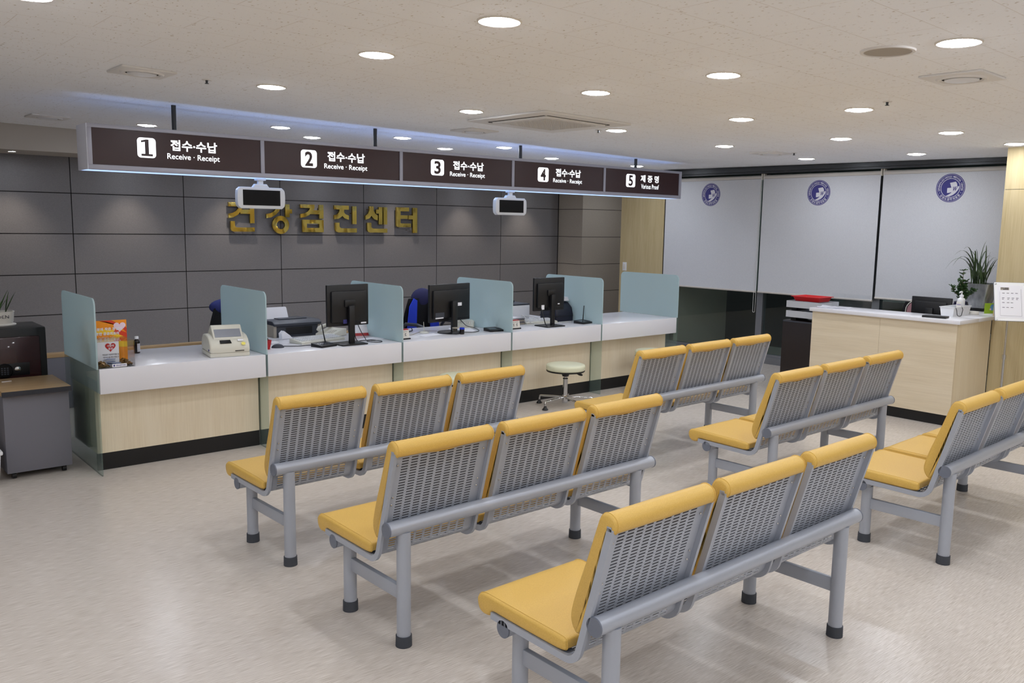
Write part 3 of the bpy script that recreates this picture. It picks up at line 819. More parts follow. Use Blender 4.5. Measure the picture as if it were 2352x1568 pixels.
def cushion(poly, w, x0, r=.010, seat=False):
    """a padded slab: profile in (v, z) swept along x, softly rounded at both ends, back face in a second material"""
    n_ = len(poly)
    cx_ = sum(p[0] for p in poly) / n_; cz_ = sum(p[1] for p in poly) / n_
    def inset(d):
        out = []
        for k in range(n_):
            a, b_, c = poly[k - 1], poly[k], poly[(k + 1) % n_]
            t = Vector((c[0] - a[0], c[1] - a[1])).normalized(); nn = Vector((-t.y, t.x))
            out.append((b_[0] + nn.x * d, b_[1] + nn.y * d))
        return out
    area = sum(poly[k - 1][0] * poly[k][1] - poly[k][0] * poly[k - 1][1] for k in range(n_))
    sg = 1 if area > 0 else -1
    bm = bmesh.new(); rings = []
    secs = [(0, r), (r * .3, r * .35), (r, 0), (r * 1.6, 0), (w / 2, -.001), (w - r * 1.6, 0), (w - r, 0), (w - r * .3, r * .35), (w, r)]
    for x, d in secs:
        q = inset(d * sg)
        rings.append([bm.verts.new((x0 + x, -v, z)) for v, z in q])
    for a, c in zip(rings[:-1], rings[1:]):
        for k in range(n_): bm.faces.new((a[k], a[(k + 1) % n_], c[(k + 1) % n_], c[k]))
    bm.faces.new(rings[0]); bm.faces.new(rings[-1])
    bmesh.ops.recalc_face_normals(bm, faces=list(bm.faces))
    mb = MB(); mb.bm.free(); mb.bm = bm
    # seam
    for x in (r * 1.15, w - r * 1.15):
        q = inset(-.0006 * sg)
        pts = [(x0 + x, -v, z) for v, z in q]
        mb.tube(pts + [pts[0]], .0016, 5, 0)
    mb.bm.normal_update()
    for f in mb.bm.faces:
        c = f.calc_center_median()
        if not (r * 2 < c.x - x0 < w - r * 2): continue
        if seat and f.normal.z < -.6 and c.y < .06: f.material_index = 1
        if not seat and f.normal.y < -.5 and c.z < .795: f.material_index = 1
    return mb
def smooth_poly(p, it=2):
    for _ in range(it):
        q = []
        for k in range(len(p)):
            a, b_ = p[k], p[(k + 1) % len(p)]
            if len(a) > 2 and len(b_) > 2: q.append(a); continue
            q.append((a[0] * .75 + b_[0] * .25, a[1] * .75 + b_[1] * .25)); q.append((a[0] * .25 + b_[0] * .75, a[1] * .25 + b_[1] * .75))
        p = q
    return p
BACK = smooth_poly([(.352, .446), (.325, .470), (.314, .505), (.326, .555), (.343, .610), (.366, .672), (.388, .735), (.414, .815), (.430, .862), (.458, .876), (.490, .862), (.497, .832), (.484, .810), (.468, .822), (.460, .800), (.4395, .728), (.4095, .620), (.379, .505)], 2)
SEAT = smooth_poly([(-.143, .375), (-.148, .408), (-.120, .430), (-.06, .428), (.15, .422), (.26, .419), (.297, .416), (.300, .400), (.299, .372), (.2, .372), (.0, .375), (-.068, .378), (-.074, .360), (-.098, .350), (-.128, .356)], 2)
def make_bench():
    t = empty('bench', '', 'bench')
    sh = make_shell_mesh()
    s0 = sh.build('seat_shell', [m_steel, m_screw], t, smooth=30)
    sc = cushion(SEAT, SW - .004, .002, .010, True).build('seat_cushion', [m_vinyl, m_board], t, smooth=40)
    bc = cushion(BACK, SW - .004, .002).build('back_cushion', [m_vinyl, m_board], t, smooth=40)
    for k in (1, 2):
        for o in (s0, sc, bc):
            c = o.copy(); COL.objects.link(c); c.parent = t; c.location.x = PITCH_S * k
    def tube(name, v, z):
        mb = MB()
        mb.cyl((.004, -v, z), (BL - .004, -v, z), TR, seg=28)
        o = mb.build(name, m_steel, t, smooth=40)
        for ua, ub in ((0, .006), (BL - .006, BL)):
            MB().cyl((ua, -v, z), (ub, -v, z), TR + .001, TR + .001, 28).build('end_cap', m_steel_d, o, smooth=40)
    tube('front_tube', 0, ZF); tube('rear_tube', BD, ZR)
    for u in (INS, BL - INSR):
        for v, z in ((0, ZF - .02), (BD, ZR - .02)):
            o = MB().cyl((u, -v, .03), (u, -v, z), .029, seg=24).build('leg', m_steel, t, smooth=40)
            MB().cyl((u, -v, 0), (u, -v, .046), .034, .033, 24).build('rubber_foot', m_rubber, o, smooth=40)
        MB().box((u - .012, -BD + .02, .192), (u + .012, -.02, .250), 0, .003).build('cross_brace', m_steel, t)
        MB().box((u - .02, -.06, ZF + .010), (u + .02, .0, ZF + .032), 0, .002).build('bracket', m_steel, t)
    return t
BENCHES = [
 ((.2408, -1.7319, .0326), 'yellow three-seat bench in the first column, nearest the counter front'),
 ((.2382, -2.7826, .0165), 'yellow three-seat bench in the middle of the first column, two benches ahead of it counted'),
 ((.2975, -3.8695, .0150), 'yellow three-seat bench closest to the camera, its front legs cut by the frame'),
 ((2.9043, -1.6926, .0276), 'yellow three-seat bench farthest back, in front of the dark window by the counter end'),
 ((2.8877, -2.7661, .0223), 'yellow three-seat bench whose far end overlaps the reception desk, second in its column'),
 ((2.8993, -3.7908, .0377), 'yellow three-seat bench cut off by the right edge of the photo'),
]
BENCHES[1] = (BENCHES[1][0], 'yellow three-seat bench standing between the counter-side bench and the camera-side bench')
bench = make_bench()
for k, ((x, y, th), lab) in enumerate(BENCHES):
    o = bench if k == 0 else copy_tree(bench)
    o.location = (x, y, 0); o.rotation_euler = (0, 0, th)
    tag(o, lab, 'bench', 'yellow waiting benches')

# ------------------------------------------------------------------ round stools
def make_stool():
    t = empty('stool', '', 'stool')
    MB().lathe([(0, .352), (.178, .352), (.186, .360), (.187, .392), (.182, .405), (.165, .411), (.08, .414), (0, .415)], 48).build('seat', m_cream, t, smooth=50)
    MB().lathe([(0, .340), (.180, .340), (.184, .346), (.184, .3525), (0, .3525)], 48).build('seat_rim', m_black, t, smooth=40)
    MB().lathe([(.022, .292), (.030, .292), (.044, .335), (.046, .341), (.0, .341)], 24).build('seat_mount', m_blackp, t, smooth=40)
    MB().tube([(.03, -.02, .335), (.08, -.05, .318), (.10, -.062, .312)], .004, 8).tube([(.10, -.062, .312), (.112, -.07, .309), (.132, -.082, .303), (.142, -.088, .300)], .010, 10, radii=[.006, .011, .012, .006]).build('height_lever', m_blackp, t, smooth=50)
    MB().cyl((0, 0, .26), (0, 0, .30), .013, seg=16).build('piston', m_chrome, t, smooth=40)
    c = MB().cyl((0, 0, .10), (0, 0, .268), .023, seg=24).build('column', m_chrome, t, smooth=40)
    MB().cyl((0, 0, .268), (0, 0, .276), .0245, seg=24).build('collar', m_blackp, c, smooth=40)
    MB().lathe([(0, .035), (.024, .035), (.027, .04), (.027, .105), (.024, .112), (0, .112)], 24).build('hub', m_chrome, t, smooth=40)
    for k in range(5):
        a = math.radians(184 + 72 * k); cx, sy_ = math.cos(a), math.sin(a)
        o = MB().tube([(.02 * cx, .02 * sy_, .088), (.12 * cx, .12 * sy_, .086), (.255 * cx, .255 * sy_, .078), (.268 * cx, .268 * sy_, .073), (.272 * cx, .272 * sy_, .060), (.272 * cx, .272 * sy_, .036)], .0105, 10).build('leg', m_chrome, t, smooth=60)
        MB().lathe([(0, .0), (.027, .0), (.028, .008), (.014, .026), (.011, .040), (0, .040)], 16, 0, (.272 * cx, .272 * sy_, 0)).build('glide_foot', m_blackp, o, smooth=40)
    return t
st = make_stool()
for k, ((x, y), lab) in enumerate((((4.10, -.21), 'round cream swivel stool in the open in front of counter bay four'),
                                   ((2.86, -.20), 'round cream swivel stool mostly hidden behind the counter-side bench'),
                                   ((5.37, -.20), 'round cream swivel stool peeking over the bench by the counter end'))):
    o = st if k == 0 else copy_tree(st)
    o.location = (x, y, 0); tag(o, lab, 'stool', 'round cream swivel stools')
    o.rotation_euler = (0, 0, (0, .5, .9)[k]); o.scale = (1, 1, (1, 1.05, 1.07)[k])

# ------------------------------------------------------------------ things on the counter
Z = HT
def bez(p0, p1, p2, p3, n=14):
    p0, p1, p2, p3 = map(Vector, (p0, p1, p2, p3))
    return [((1 - t) ** 3) * p0 + 3 * t * (1 - t) ** 2 * p1 + 3 * t * t * (1 - t) * p2 + t ** 3 * p3 for t in [k / n for k in range(n + 1)]]
def one(mb, name, mats, label, cat, loc, rz=0, group=None, smooth=35):
    o = mb.build(name, mats, None, loc, (0, 0, rz), smooth); return tag(o, label, cat, group)
def drape(pts, r=.003, n=6):
    """smooth run of cable through the given points"""
    P = [Vector(p) for p in pts]; out = []
    for k in range(len(P) - 1):
        a, b_, c, d = P[max(k - 1, 0)], P[k], P[k + 1], P[min(k + 2, len(P) - 1)]
        for q in range(n):
            t = q / n
            out.append(.5 * ((2 * b_) + (c - a) * t + (2 * a - 5 * b_ + 4 * c - d) * t * t + (-a + 3 * b_ - 3 * c + d) * t ** 3))
    return out + [P[-1]]

# donation box: clear acrylic, printed back sheet, coins and notes inside
t = empty('donation_box', 'clear acrylic donation box with red heart and coins at the counter end', 'donation box', (.148, .13, Z))
w, d, h, k_ = .118, .118, .178, .003
mb = MB()
mb.box((-w, -d, 0), (w, -d + k_, h)).box((-w, d - k_, 0), (w, d, h)).box((-w, -d + k_, 0), (-w + k_, d - k_, h)).box((w - k_, -d + k_, 0), (w, d - k_, h))
mb.box((-w + k_, -d + k_, 0), (w - k_, d - k_, k_)).box((-w, -d, h), (w, d, h + k_))
mb.build('acrylic_case', m_acryl, t, smooth=0)
s = MB().box((-w + .006, .010, .004), (.052, .013, h - .004)).build('printed_sheet', m_paper, t, smooth=0)
M = FRONT(0, .010, 0)
heart = [(16 * math.sin(a) ** 3 / 17, (13 * math.cos(a) - 5 * math.cos(2 * a) - 2 * math.cos(3 * a) - math.cos(4 * a)) / 17) for a in [2 * PI * q / 40 for q in range(40)]]
mb = MB().flat([(x * .036 - .002, y * .036 + .126) for x, y in heart], M, 0, .001)
hh = mb.build('heart', m_heart, s, smooth=0)
mb = MB()
put_text(mb, '사랑의', M, -.024, .020, .126, .142, .002, 0, .02); put_text(mb, '동전', M, -.016, .013, .106, .122, .002, 0, .02)
mb.build('heart_lettering', m_paper, hh, smooth=0)
mb = MB()
put_text(mb, '적립금은 의료취약계층 등', M, -.055, .050, .068, .080, .001, 0, .01); put_text(mb, '의료서비스를 위해 쓰여집니다', M, -.052, .050, .050, .062, .001, 0, .01)
mb.build('sheet_lettering', m_ink, s, smooth=0)
random.seed(4)
mb = MB()
for q in range(120):
    a = random.random(); x = random.choice((-1, 1)) * (.045 + .060 * random.random()); y = -.105 + .20 * random.random()
    z = .006 + .028 * random.random() * (1.2 - abs(abs(x) - .08) / .05)
    n_ = Vector((random.uniform(-.7, .7), random.uniform(-.7, .7), 1)).normalized()
    p = Vector((x, y, max(.014, z))); mb.cyl(p - n_ * .0009, p + n_ * .0009, .0115, seg=14)
o = mb.build('coins', m_coin, t, smooth=30); o['kind'] = 'stuff'
mb = MB()
for q in range(7):
    x = -.03 + .06 * random.random(); y = -.07 + .09 * random.random(); a = random.uniform(-.6, .6)
    mb.box((-.028, -.014, 0), (.028, .014, .0012), 0, 0, Matrix.Translation((x, y, .012 + .006 * q)) @ Matrix.Rotation(a, 4, 'Z') @ Matrix.Rotation(random.uniform(-.3, .3), 4, 'X'))
o = mb.build('folded_notes', mat('blue_banknote', rgb(140, 150, 176), .7), t, smooth=0); o['kind'] = 'stuff'
l_ = MB().box((-.030, -d - .0018, .006), (.062, -d - .0002, .026)).build('sticker', m_paper, t, smooth=0)
mb = MB().flat(circle(.006, 16, -.018, .016), FRONT(0, -d - .0018, 0), 0, .001)
put_text(mb, '강원도원주의료원', FRONT(0, -d - .0018, 0), -.008, .056, .011, .021, .001, 0, .02)
mb.build('sticker_print', m_navy, l_, smooth=0)
# poster board behind the box
t = empty('poster_board', 'orange and yellow charity poster with white heart behind the donation box', 'poster', (.165, .272, Z))
b0 = MB().box((-.128, 0, 0), (.128, .006, .292), 0).build('board', m_orange, t, smooth=0)
M = FRONT(0, 0, 0)
mb = MB()
mb.flat([(-.128, .185), (-.04, .205), (.04, .185), (.128, .15), (.128, .19), (.06, .222), (-.03, .235), (-.128, .215)], M, 0, .0008)
mb.flat([(-.128, .12), (.128, .10), (.128, .135), (.02, .16), (-.128, .165)], M, 0, .0008)
mb.build('yellow_wave', m_yellow, b0, smooth=0)
mb = MB()
mb.flat([(-.05, .292), (.03, .292), (.075, .262), (.128, .20), (.128, .235), (.09, .27), (.05, .265), (.0, .283)], M, 0, .001)
mb.flat([(.04, .21), (.128, .165), (.128, .20), (.06, .232)], M, 0, .0011)
mb.build('red_ribbon', m_ored, b0, smooth=0)
mb = MB().flat([(x * .042 + .082, y * .040 + .246) for x, y in heart], M, 0, .0015); mb.build('pale_heart', m_pinkh, b0, smooth=0)
mb = MB()
put_text(mb, '여러분의 작은 관심이', M, -.110, .096, .222, .244, .0022, 0, .03); put_text(mb, '따뜻한 공공의료의', M, -.095, .076, .190, .212, .0022, 0, .03); put_text(mb, '실천입니다', M, -.060, .046, .158, .180, .0022, 0, .03)
mb.build('lettering', m_paper, b0, smooth=0)
# medicine bottle
t = empty('medicine_bottle', 'small dark amber bottle with white cap behind the donation box', 'bottle', (.452, .60, Z))
MB().lathe([(0, 0), (.019, 0), (.022, .003), (.022, .082), (.018, .096), (.011, .102), (.011, .108), (0, .108)], 24).build('glass_body', m_amber, t, smooth=50)
MB().lathe([(0, .107), (.0145, .107), (.0145, .124), (.013, .126), (0, .126)], 24).build('cap', m_white, t, smooth=40)
b = bmesh.new(); ring = []
for zz in (.012, .074):
    ring.append([b.verts.new((.0225 * math.cos(a), .0225 * math.sin(a), zz)) for a in [math.radians(-100 + 12 * q) for q in range(14)]])
for q in range(13): b.faces.new((ring[0][q], ring[0][q + 1], ring[1][q + 1], ring[1][q]))
bmesh.ops.solidify(b, geom=list(b.faces), thickness=-.0004)
mb = MB(); mb.bm.free(); mb.bm = b; mb.build('label', m_paper, t)

# beige ID reader / receipt machine
t = empty('document_reader', 'bulky beige document reader machine beside the second glass partition', 'machine', (.962, .190, Z), math.radians(-9)); t.scale = (1.17, 1.10, 1.0)
W2 = .122
mb = MB().box((-W2, -.135, 0), (W2, .135, .034), 0, .008)
mb.box((-W2 + .012, -.124, -.0), (W2 - .012, .124, .004), 1)
mb.build('base', [m_beige, m_black], t)
prof_ = [(-.138, .034), (-.140, .062), (-.128, .095), (-.098, .128), (-.06, .150), (.02, .160), (.085, .150), (.12, .120), (.134, .075), (.135, .034)]
MB().prism(prof_, 2 * W2, frame((-W2, 0, 0), (0, 1, 0), (0, 0, 1)), 0, .012).build('body', m_beige, t, smooth=45)
lid = MB().prism([(-.100, .128), (-.022, .220), (-.004, .222), (.105, .135), (.05, .120)], .184, frame((-.092, 0, 0), (0, 1, 0), (0, 0, 1)), 0, .004).build('lid', m_beige, t, smooth=35)
M = frame((0, -.061, .174), (1, 0, 0), (0, .647, .763))
MB().flat([(-.080, -.044), (.080, -.044), (.080, .026), (-.080, .026)], M, 0, .0016).build('window', mat('grey_smoke_window', rgb(138, 142, 152), .2), lid, smooth=0)
M = frame((0, -.119, .110), (1, 0, 0), (0, .62, .785))
dpl = MB().prism([(-.058, -.014), (.012, -.014), (.006, .014), (-.058, .014)], .004, M, 0, .001).build('display', m_screenb, t)
MB().prism(rrect(.036, .017, .005, 4, .068, .008), .005, M, 0, .002).build('button', m_white, t)
mb = MB().flat(circle(.013, 20, .082, -.022), M, 0, .0035); mb.build('yellow_sticker', mat('pale_yellow_sticker', rgb(236, 224, 110), .6), t, smooth=0)
MB().box((.030, -.1425, .042), (.085, -.138, .047)).build('paper_slot', m_black, t, smooth=0)
MB().sphere((-.135 + .012, -.105, .052), .008, 0, (.4, 1, 1)).build('side_knob', m_navy, t)

# red cup
t = empty('pencil_cup', 'dark red square cup half hidden by the second glass partition', 'cup', (1.300, .262, Z))
mb = MB()
b = bmesh.new()
def ringq(r, z): return [b.verts.new((sx * r, sy_ * r, z)) for sx, sy_ in ((-1, -1), (1, -1), (1, 1), (-1, 1))]
q = [ringq(.030, 0), ringq(.041, .074), ringq(.037, .074), ringq(.027, .006)]
b.faces.new(q[0][::-1])
for a_, c_ in zip(q[:-1], q[1:]):
    for k in range(4): b.faces.new((a_[k], a_[(k + 1) % 4], c_[(k + 1) % 4], c_[k]))
b.faces.new(q[3]); bmesh.ops.recalc_face_normals(b, faces=list(b.faces))
mb.bm.free(); mb.bm = b; mb.build('body', m_red, t, smooth=0)
mb = MB()
for dx, dy, c_ in ((-.01, .005, 0), (.012, -.008, 1), (.004, .012, 2)):
    mb.cyl((dx, dy, .01), (dx * 1.8, dy * 1.8, .095), .0032, seg=8, mi=c_)
# three pens are things of their own
mb.bm.free()
for k, (dx, dy, m_, wd) in enumerate(((-.01, .005, m_lime, 'green'), (.012, -.008, m_blackp, 'black'), (.004, .014, m_dkgrey, 'grey'))):
    one(MB().cyl((dx, dy, .008), (dx * 1.8, dy * 1.8, .088), .0032, seg=8), 'pen', m_, 'short %s pen standing in the dark red cup' % wd, 'pen', (1.300, .262, Z), 0, 'pens in the red cup')

def keyboard(loc, rz, label, L=.455, D=.165):
    t = empty('keyboard', label, 'keyboard', loc, rz, 'keyboards on the counter')
    MB().prism([(-D / 2, 0), (D / 2, 0), (D / 2, .034), (D / 2 - .01, .036), (-D / 2 + .01, .020), (-D / 2, .016)], L, frame((-L / 2, 0, 0), (0, 1, 0), (0, 0, 1)), 0, .004).build('case', m_beige, t)
    mb = MB()
    for r in range(5):
        y = -D / 2 + .026 + r * .026; z = .021 + (y + D / 2) * .10
        for c in range(17):
            x = -L / 2 + .022 + c * (L - .04) / 17
            if r == 0 and 4 <= c <= 9:
                if c == 4: mb.box((x, y, z - .004), (x + 6 * (L - .04) / 17 - .003, y + .020, z + .006), 0, .001)
                continue
            mb.box((x, y, z - .004), (x + (L - .04) / 17 - .003, y + .020, z + .006), 0, .001)
    mb.build('keys', m_white, t)
keyboard((1.855, .455, Z), math.radians(12), 'cream keyboard lying behind the first monitor stand')
keyboard((4.345, .470, Z), math.radians(-8), 'cream keyboard under the cables behind the third monitor', .38)

def pad(loc, rz, label, ang=.13):
    t = empty('signature_pad', label, 'signature pad', loc, rz, 'black signature pads with upright pens')
    MB().prism([(-.062, 0), (.062, 0), (.062, .030), (-.062, .016)], .165, frame((-.0825, 0, 0), (0, 1, 0), (0, 0, 1)), 0, .003).build('body', m_blackp, t)
    M = frame((0, -.0, .0235), (1, 0, 0), (0, 1, .113))
    MB().flat(rrect(.085, .06, .004, 3, -.025, .0), M, 0, .0008).build('screen', mat('pad_screen', rgb(70, 74, 84), .12), t, smooth=0)
    mb = MB()
    for r in range(4):
        for c in range(3): mb.prism(rrect(.012, .008, .002, 2, .035 + c * .016, -.032 + r * .014), .002, M, 0)
    mb.build('keys', m_dkgrey, t, smooth=0)
    MB().tube([(.060, .046, .020), (.060 + ang * .10, .050, .09), (.060 + ang * .2, .054, .172)], .005, 8, radii=[.0055, .0045, .004]).build('pen', m_blackp, t)
pad((1.752, .150, Z), math.radians(16), 'black signature pad with upright pen left of the first monitor foot', -.15)
pad((3.540, .185, Z), math.radians(-6), 'black signature pad with upright pen beside the fourth glass partition', .2)
pad((4.715, .185, Z), math.radians(10), 'black signature pad with upright pen right of the third monitor', .12)

def monitor(loc, rz, label, w, h, zb, foot, stickers, neck=.045):
    """seen from behind; the screen faces +y"""
    t = empty('monitor', label, 'monitor', loc, rz, 'computer monitors on the counter')
    MB().box((-w / 2, .006, zb), (w / 2, .030, zb + h), 0, .005).box((-w / 2 + .03, -.018, zb + .03), (w / 2 - .03, .008, zb + h - .05), 0, .012).build('housing', m_blackp, t)
    MB().box((-w / 2 + .016, .0295, zb + .02), (w / 2 - .016, .0312, zb + h - .016), 0).build('screen', m_screenb, t, smooth=0)
    if foot == 'round':
        MB().lathe([(0, 0), (.118, 0), (.122, .006), (.112, .013), (.04, .019), (0, .02)], 40).build('foot', m_blackp, t)
        MB().box((-.032, -.062, .012), (.032, -.030, zb + h * .56), 0, .008).box((-.026, -.036, zb + h * .40), (.026, -.008, zb + h * .54), 0, .004).build('stand', m_blackp, t)
    else:
        MB().box((-.118, -.11, 0), (.118, .09, .012), 0, .005).build('foot', m_blackp, t)
        MB().box((-neck / 2, -.060, .010), (neck / 2, -.034, zb + h * .50), 0, .006).box((-.020, -.036, .10), (.020, -.020, zb + h * .48), 0, .004).box((-.05, -.034, zb + h * .46), (.05, -.016, zb + h * .64), 0, .006).build('stand', m_blackp, t)
    for (x0, x1, z0, z1, m_) in stickers:
        MB().box((x0, -.0195, z0), (x1, -.0175, z1)).build('sticker', m_, t, smooth=0)
    return t
MON = []
MON.append(monitor((1.985, .165, Z), math.radians(1), 'black square-footed monitor nearest the beige reader', .385, .338, .150, 'flat',
        [(.105, .155, .165, .176, m_paper), (-.06, -.025, .172, .205, m_navy)], .05))
MON.append(monitor((3.115, .300, Z), math.radians(9), 'wide black monitor on a round foot in counter bay three', .52, .340, .108, 'round',
        [(-.21, -.10, .150, .196, m_dkgrey), (-.21, -.11, .142, .154, m_paper), (.075, .125, .245, .275, m_paper)]))
MON.append(monitor((4.245, .190, Z), math.radians(-2), 'black square-footed monitor on counter bay four', .395, .325, .155, 'flat',
        [(-.12, -.085, .170, .215, m_paper), (.09, .115, .215, .225, m_paper)], .045))

def phone(loc, rz, label):
    t = empty('telephone', label, 'telephone', loc, rz, 'desk telephones')
    MB().prism([(-.10, 0), (.10, 0), (.10, .060), (.07, .064), (-.10, .024)], .19, frame((-.095, 0, 0), (0, 1, 0), (0, 0, 1)), 0, .008).build('base', m_beige, t)
    mb = MB()
    M = frame((.025, -.02, .044), (1, 0, 0), (0, 1, .235))
    for r in range(4):
        for c in range(3): mb.prism(rrect(.016, .012, .003, 2, -.02 + c * .024, -.04 + r * .021), .004, M, 0)
    mb.build('keypad', m_whitem, t)
    MB().tube([(-.06, -.098, .052), (-.06, -.085, .070), (-.06, -.04, .086), (-.06, .03, .092), (-.06, .07, .088), (-.06, .088, .068)], .02, 12, radii=[.020, .021, .014, .014, .021, .020]).build('handset', m_beige, t, smooth=60)
phone((2.12, .715, Z), math.radians(-65), 'cream desk telephone behind the first monitor')
phone((3.50, .60, Z), math.radians(-40), 'cream desk telephone behind the fourth glass partition')

# staff side tables behind the counter carry the printers
for xa, xb, wd in ((1.50, 2.32, 'printer behind bay two'), (4.06, 4.85, 'white printer behind bay four')):
    t = empty('side_table', 'white staff side table under the ' + ('dark ' if 'two' in wd else '') + wd, 'table', ((xa + xb) / 2, 1.10, 0), 0, 'staff side tables')
    w = (xb - xa) / 2
    MB().box((-w, -.29, .690), (w, .26, .716), 0, .003).build('table_top', m_worktop, t)
    for sx in (-1, 1):
        for sy_ in (-1, 1): MB().box((sx * (w - .04) - .018, sy_ * .235 - .018, 0), (sx * (w - .04) + .018, sy_ * .235 + .018, .690)).build('leg', m_steel, t, smooth=0)
# dark laser printer
t = empty('printer', 'dark grey laser printer with paper standing in it, behind bay two', 'printer', (1.88, 1.06, .716))
MB().box((-.225, -.19, 0), (-.195, .19, .112), 0, .006).box((.195, -.19, 0), (.225, .19, .112), 0, .006).build('side_panel', m_grille, t)
mb = MB().box((-.196, -.185, .0), (.196, .19, .10), 0, .006)
mb.prism([(-.20, .10), (.19, .10), (.19, .125), (.08, .142), (-.16, .142), (-.20, .120)], .45, frame((-.225, 0, 0), (0, 1, 0), (0, 0, 1)), 0, .008)
mb.build('body', m_dkgrey, t)
MB().box((-.11, -.1875, .02), (.14, -.183, .085), 0, .002).build('front_tray', m_blackp, t)
MB().box((-.12, -.08, .143), (.14, .10, .149), 0, .002).build('output_tray', m_dkgrey, t)
mb = MB()
mb.prism(rrect(.215, .11, .012), .002, frame((-.09, .05, .19), (1, 0, 0), (0, .42, .9)), 0); mb.build('paper', m_paper, t, smooth=0)
# crumpled tissue and little tray at the printer's foot
mb = MB().prism([(-.05, 0), (.06, 0), (.03, .03), (-.03, .072), (-.055, .05)], .05, FRONT(0, .025, 0), 0, .006)
one(mb, 'tissue', m_paper, 'white paper tissue standing in front of the dark printer', 'tissue', (1.70, .735, Z), .2)
one(MB().box((-.04, -.03, 0), (.04, .03, .016), 0, .004), 'small_dish', m_white, 'small white dish beside the red cup', 'dish', (1.490, .52, Z), .3)
# computer mouse
t = one(MB().sphere((0, 0, .0), .05, 0, (.62, 1.0, .62)).box((-.04, -.06, -.05), (.04, .06, -.001)), 'computer_mouse', m_dkgrey, 'dark grey computer mouse between red cup and keyboard', 'mouse', (1.42, .285, Z), 1.2)
bm_ = bmesh.new(); bm_.from_mesh(t.data)
bmesh.ops.delete(bm_, geom=[v for v in bm_.verts if v.co.z < -.0005], context='VERTS')
bmesh.ops.holes_fill(bm_, edges=[e for e in bm_.edges if e.is_boundary]); bm_.to_mesh(t.data); bm_.free()
# desk calendar
t = empty('desk_calendar', 'white tent desk calendar with red base strip behind the first monitor', 'calendar', (2.365, .60, Z), math.radians(-14))
MB().prism([(-.05, 0), (.05, 0), (.005, .125), (-.005, .125)], .20, frame((-.10, 0, 0), (0, 1, 0), (0, 0, 1)), 0, .001).build('pages', m_paper, t, smooth=0)
MB().prism([(-.0525, 0), (-.0495, 0), (-.041, .024), (-.044, .024)], .202, frame((-.101, 0, 0), (0, 1, 0), (0, 0, 1)), 0).build('red_strip', m_red, t, smooth=0)
# papers
for k, (x, y, rz, w, h, lab) in enumerate(((2.30, .33, .3, .21, .15, 'white sheet of paper right of the first monitor foot'), (3.33, .40, -.4, .21, .297, 'white sheet of paper under the second telephone cord'), (2.86, .27, .15, .21, .12, 'white sheet of paper left of the round monitor foot'))):
    one(MB().box((-w / 2, -h / 2, .0004), (w / 2, h / 2, .0016)), 'paper_sheet', m_paper, lab, 'paper', (x, y, Z), rz, 'loose sheets on the counter')
one(MB().box((-.07, -.012, 0), (.07, .012, .006), 0, .002), 'ruler', m_red, 'thin red ruler lying on the keyboard behind the first monitor', 'ruler', (1.80, .56, Z + .0), .25)
# name plates
def nameplate(loc, label):
    t = empty('name_plate', label, 'name plate', loc, 0, 'staff name plates')
    MB().box((-.075, -.028, 0), (.075, .035, .012), 0, .003).build('base', m_blackp, t)
    p = MB().prism([(-.022, .010), (.030, .010), (.030, .075), (-.010, .080)], .13, frame((-.065, 0, 0), (0, 1, 0), (0, 0, 1)), 0, .002).build('plate', m_whitem, t)
    MB().box((-.0655, -.006, .0785), (.0655, .031, .088), 0, .003).build('red_top', m_red, t)
    mb = MB(); M = frame((0, -.0165, .042), (1, 0, 0), (0, .17, .985))
    for cx in (-.012, .028):
        mb.flat([(cx - .007, .010), (cx + .007, .010), (cx + .007, .006), (cx - .007, .006)], M, 0, .0028)
        mb.flat([(cx - .007, -.010), (cx + .007, -.010), (cx + .007, -.006), (cx - .007, -.006)], M, 0, .0028)
        mb.flat([(cx - .007, -.010), (cx - .003, -.010), (cx - .003, .010), (cx - .007, .010)], M, 0, .0029)
    mb.flat([(-.05, .026), (.05, .026), (.05, .024), (-.05, .024)], M, 0, .0028)
    mb.build('marks', m_ink, p, smooth=0)
nameplate((2.492, .155, Z), 'white name plate with red top right of the third glass partition')
nameplate((3.785, .195, Z), 'white name plate with red top right of the fourth glass partition')
# glass jars in front of the round-footed monitor
t = empty('glass_jar', 'small clear glass jar left on the round monitor foot', 'jar', (3.065, .155, Z))
MB().lathe([(0, 0), (.028, 0), (.030, .004), (.030, .06), (.026, .06), (.026, .006), (0, .006)], 24).build('body', m_acryl, t)
MB().lathe([(0, .060), (.031, .060), (.031, .066), (0, .066)], 24).build('lid', m_grille, t)
t = empty('glass_jar', 'small jar with blue lid and dark contents beside the monitor stand', 'jar', (3.140, .158, Z))
MB().lathe([(0, .0), (.020, .0), (.022, .003), (.022, .045), (0, .045)], 20).build('body', m_amber, t)
MB().lathe([(0, .045), (.023, .045), (.023, .060), (0, .060)], 20).build('lid', m_blue, t)
# slim microphone
t = empty('microphone', 'thin white desk microphone left of the round monitor foot', 'microphone', (2.905, .42, Z))
MB().lathe([(0, 0), (.042, 0), (.044, .005), (.03, .012), (0, .014)], 24).build('base', m_beige, t)
MB().tube([(0, 0, .01), (.0, .005, .06), (.0, .01, .10)], .003, 8).build('stem', m_beige, t)
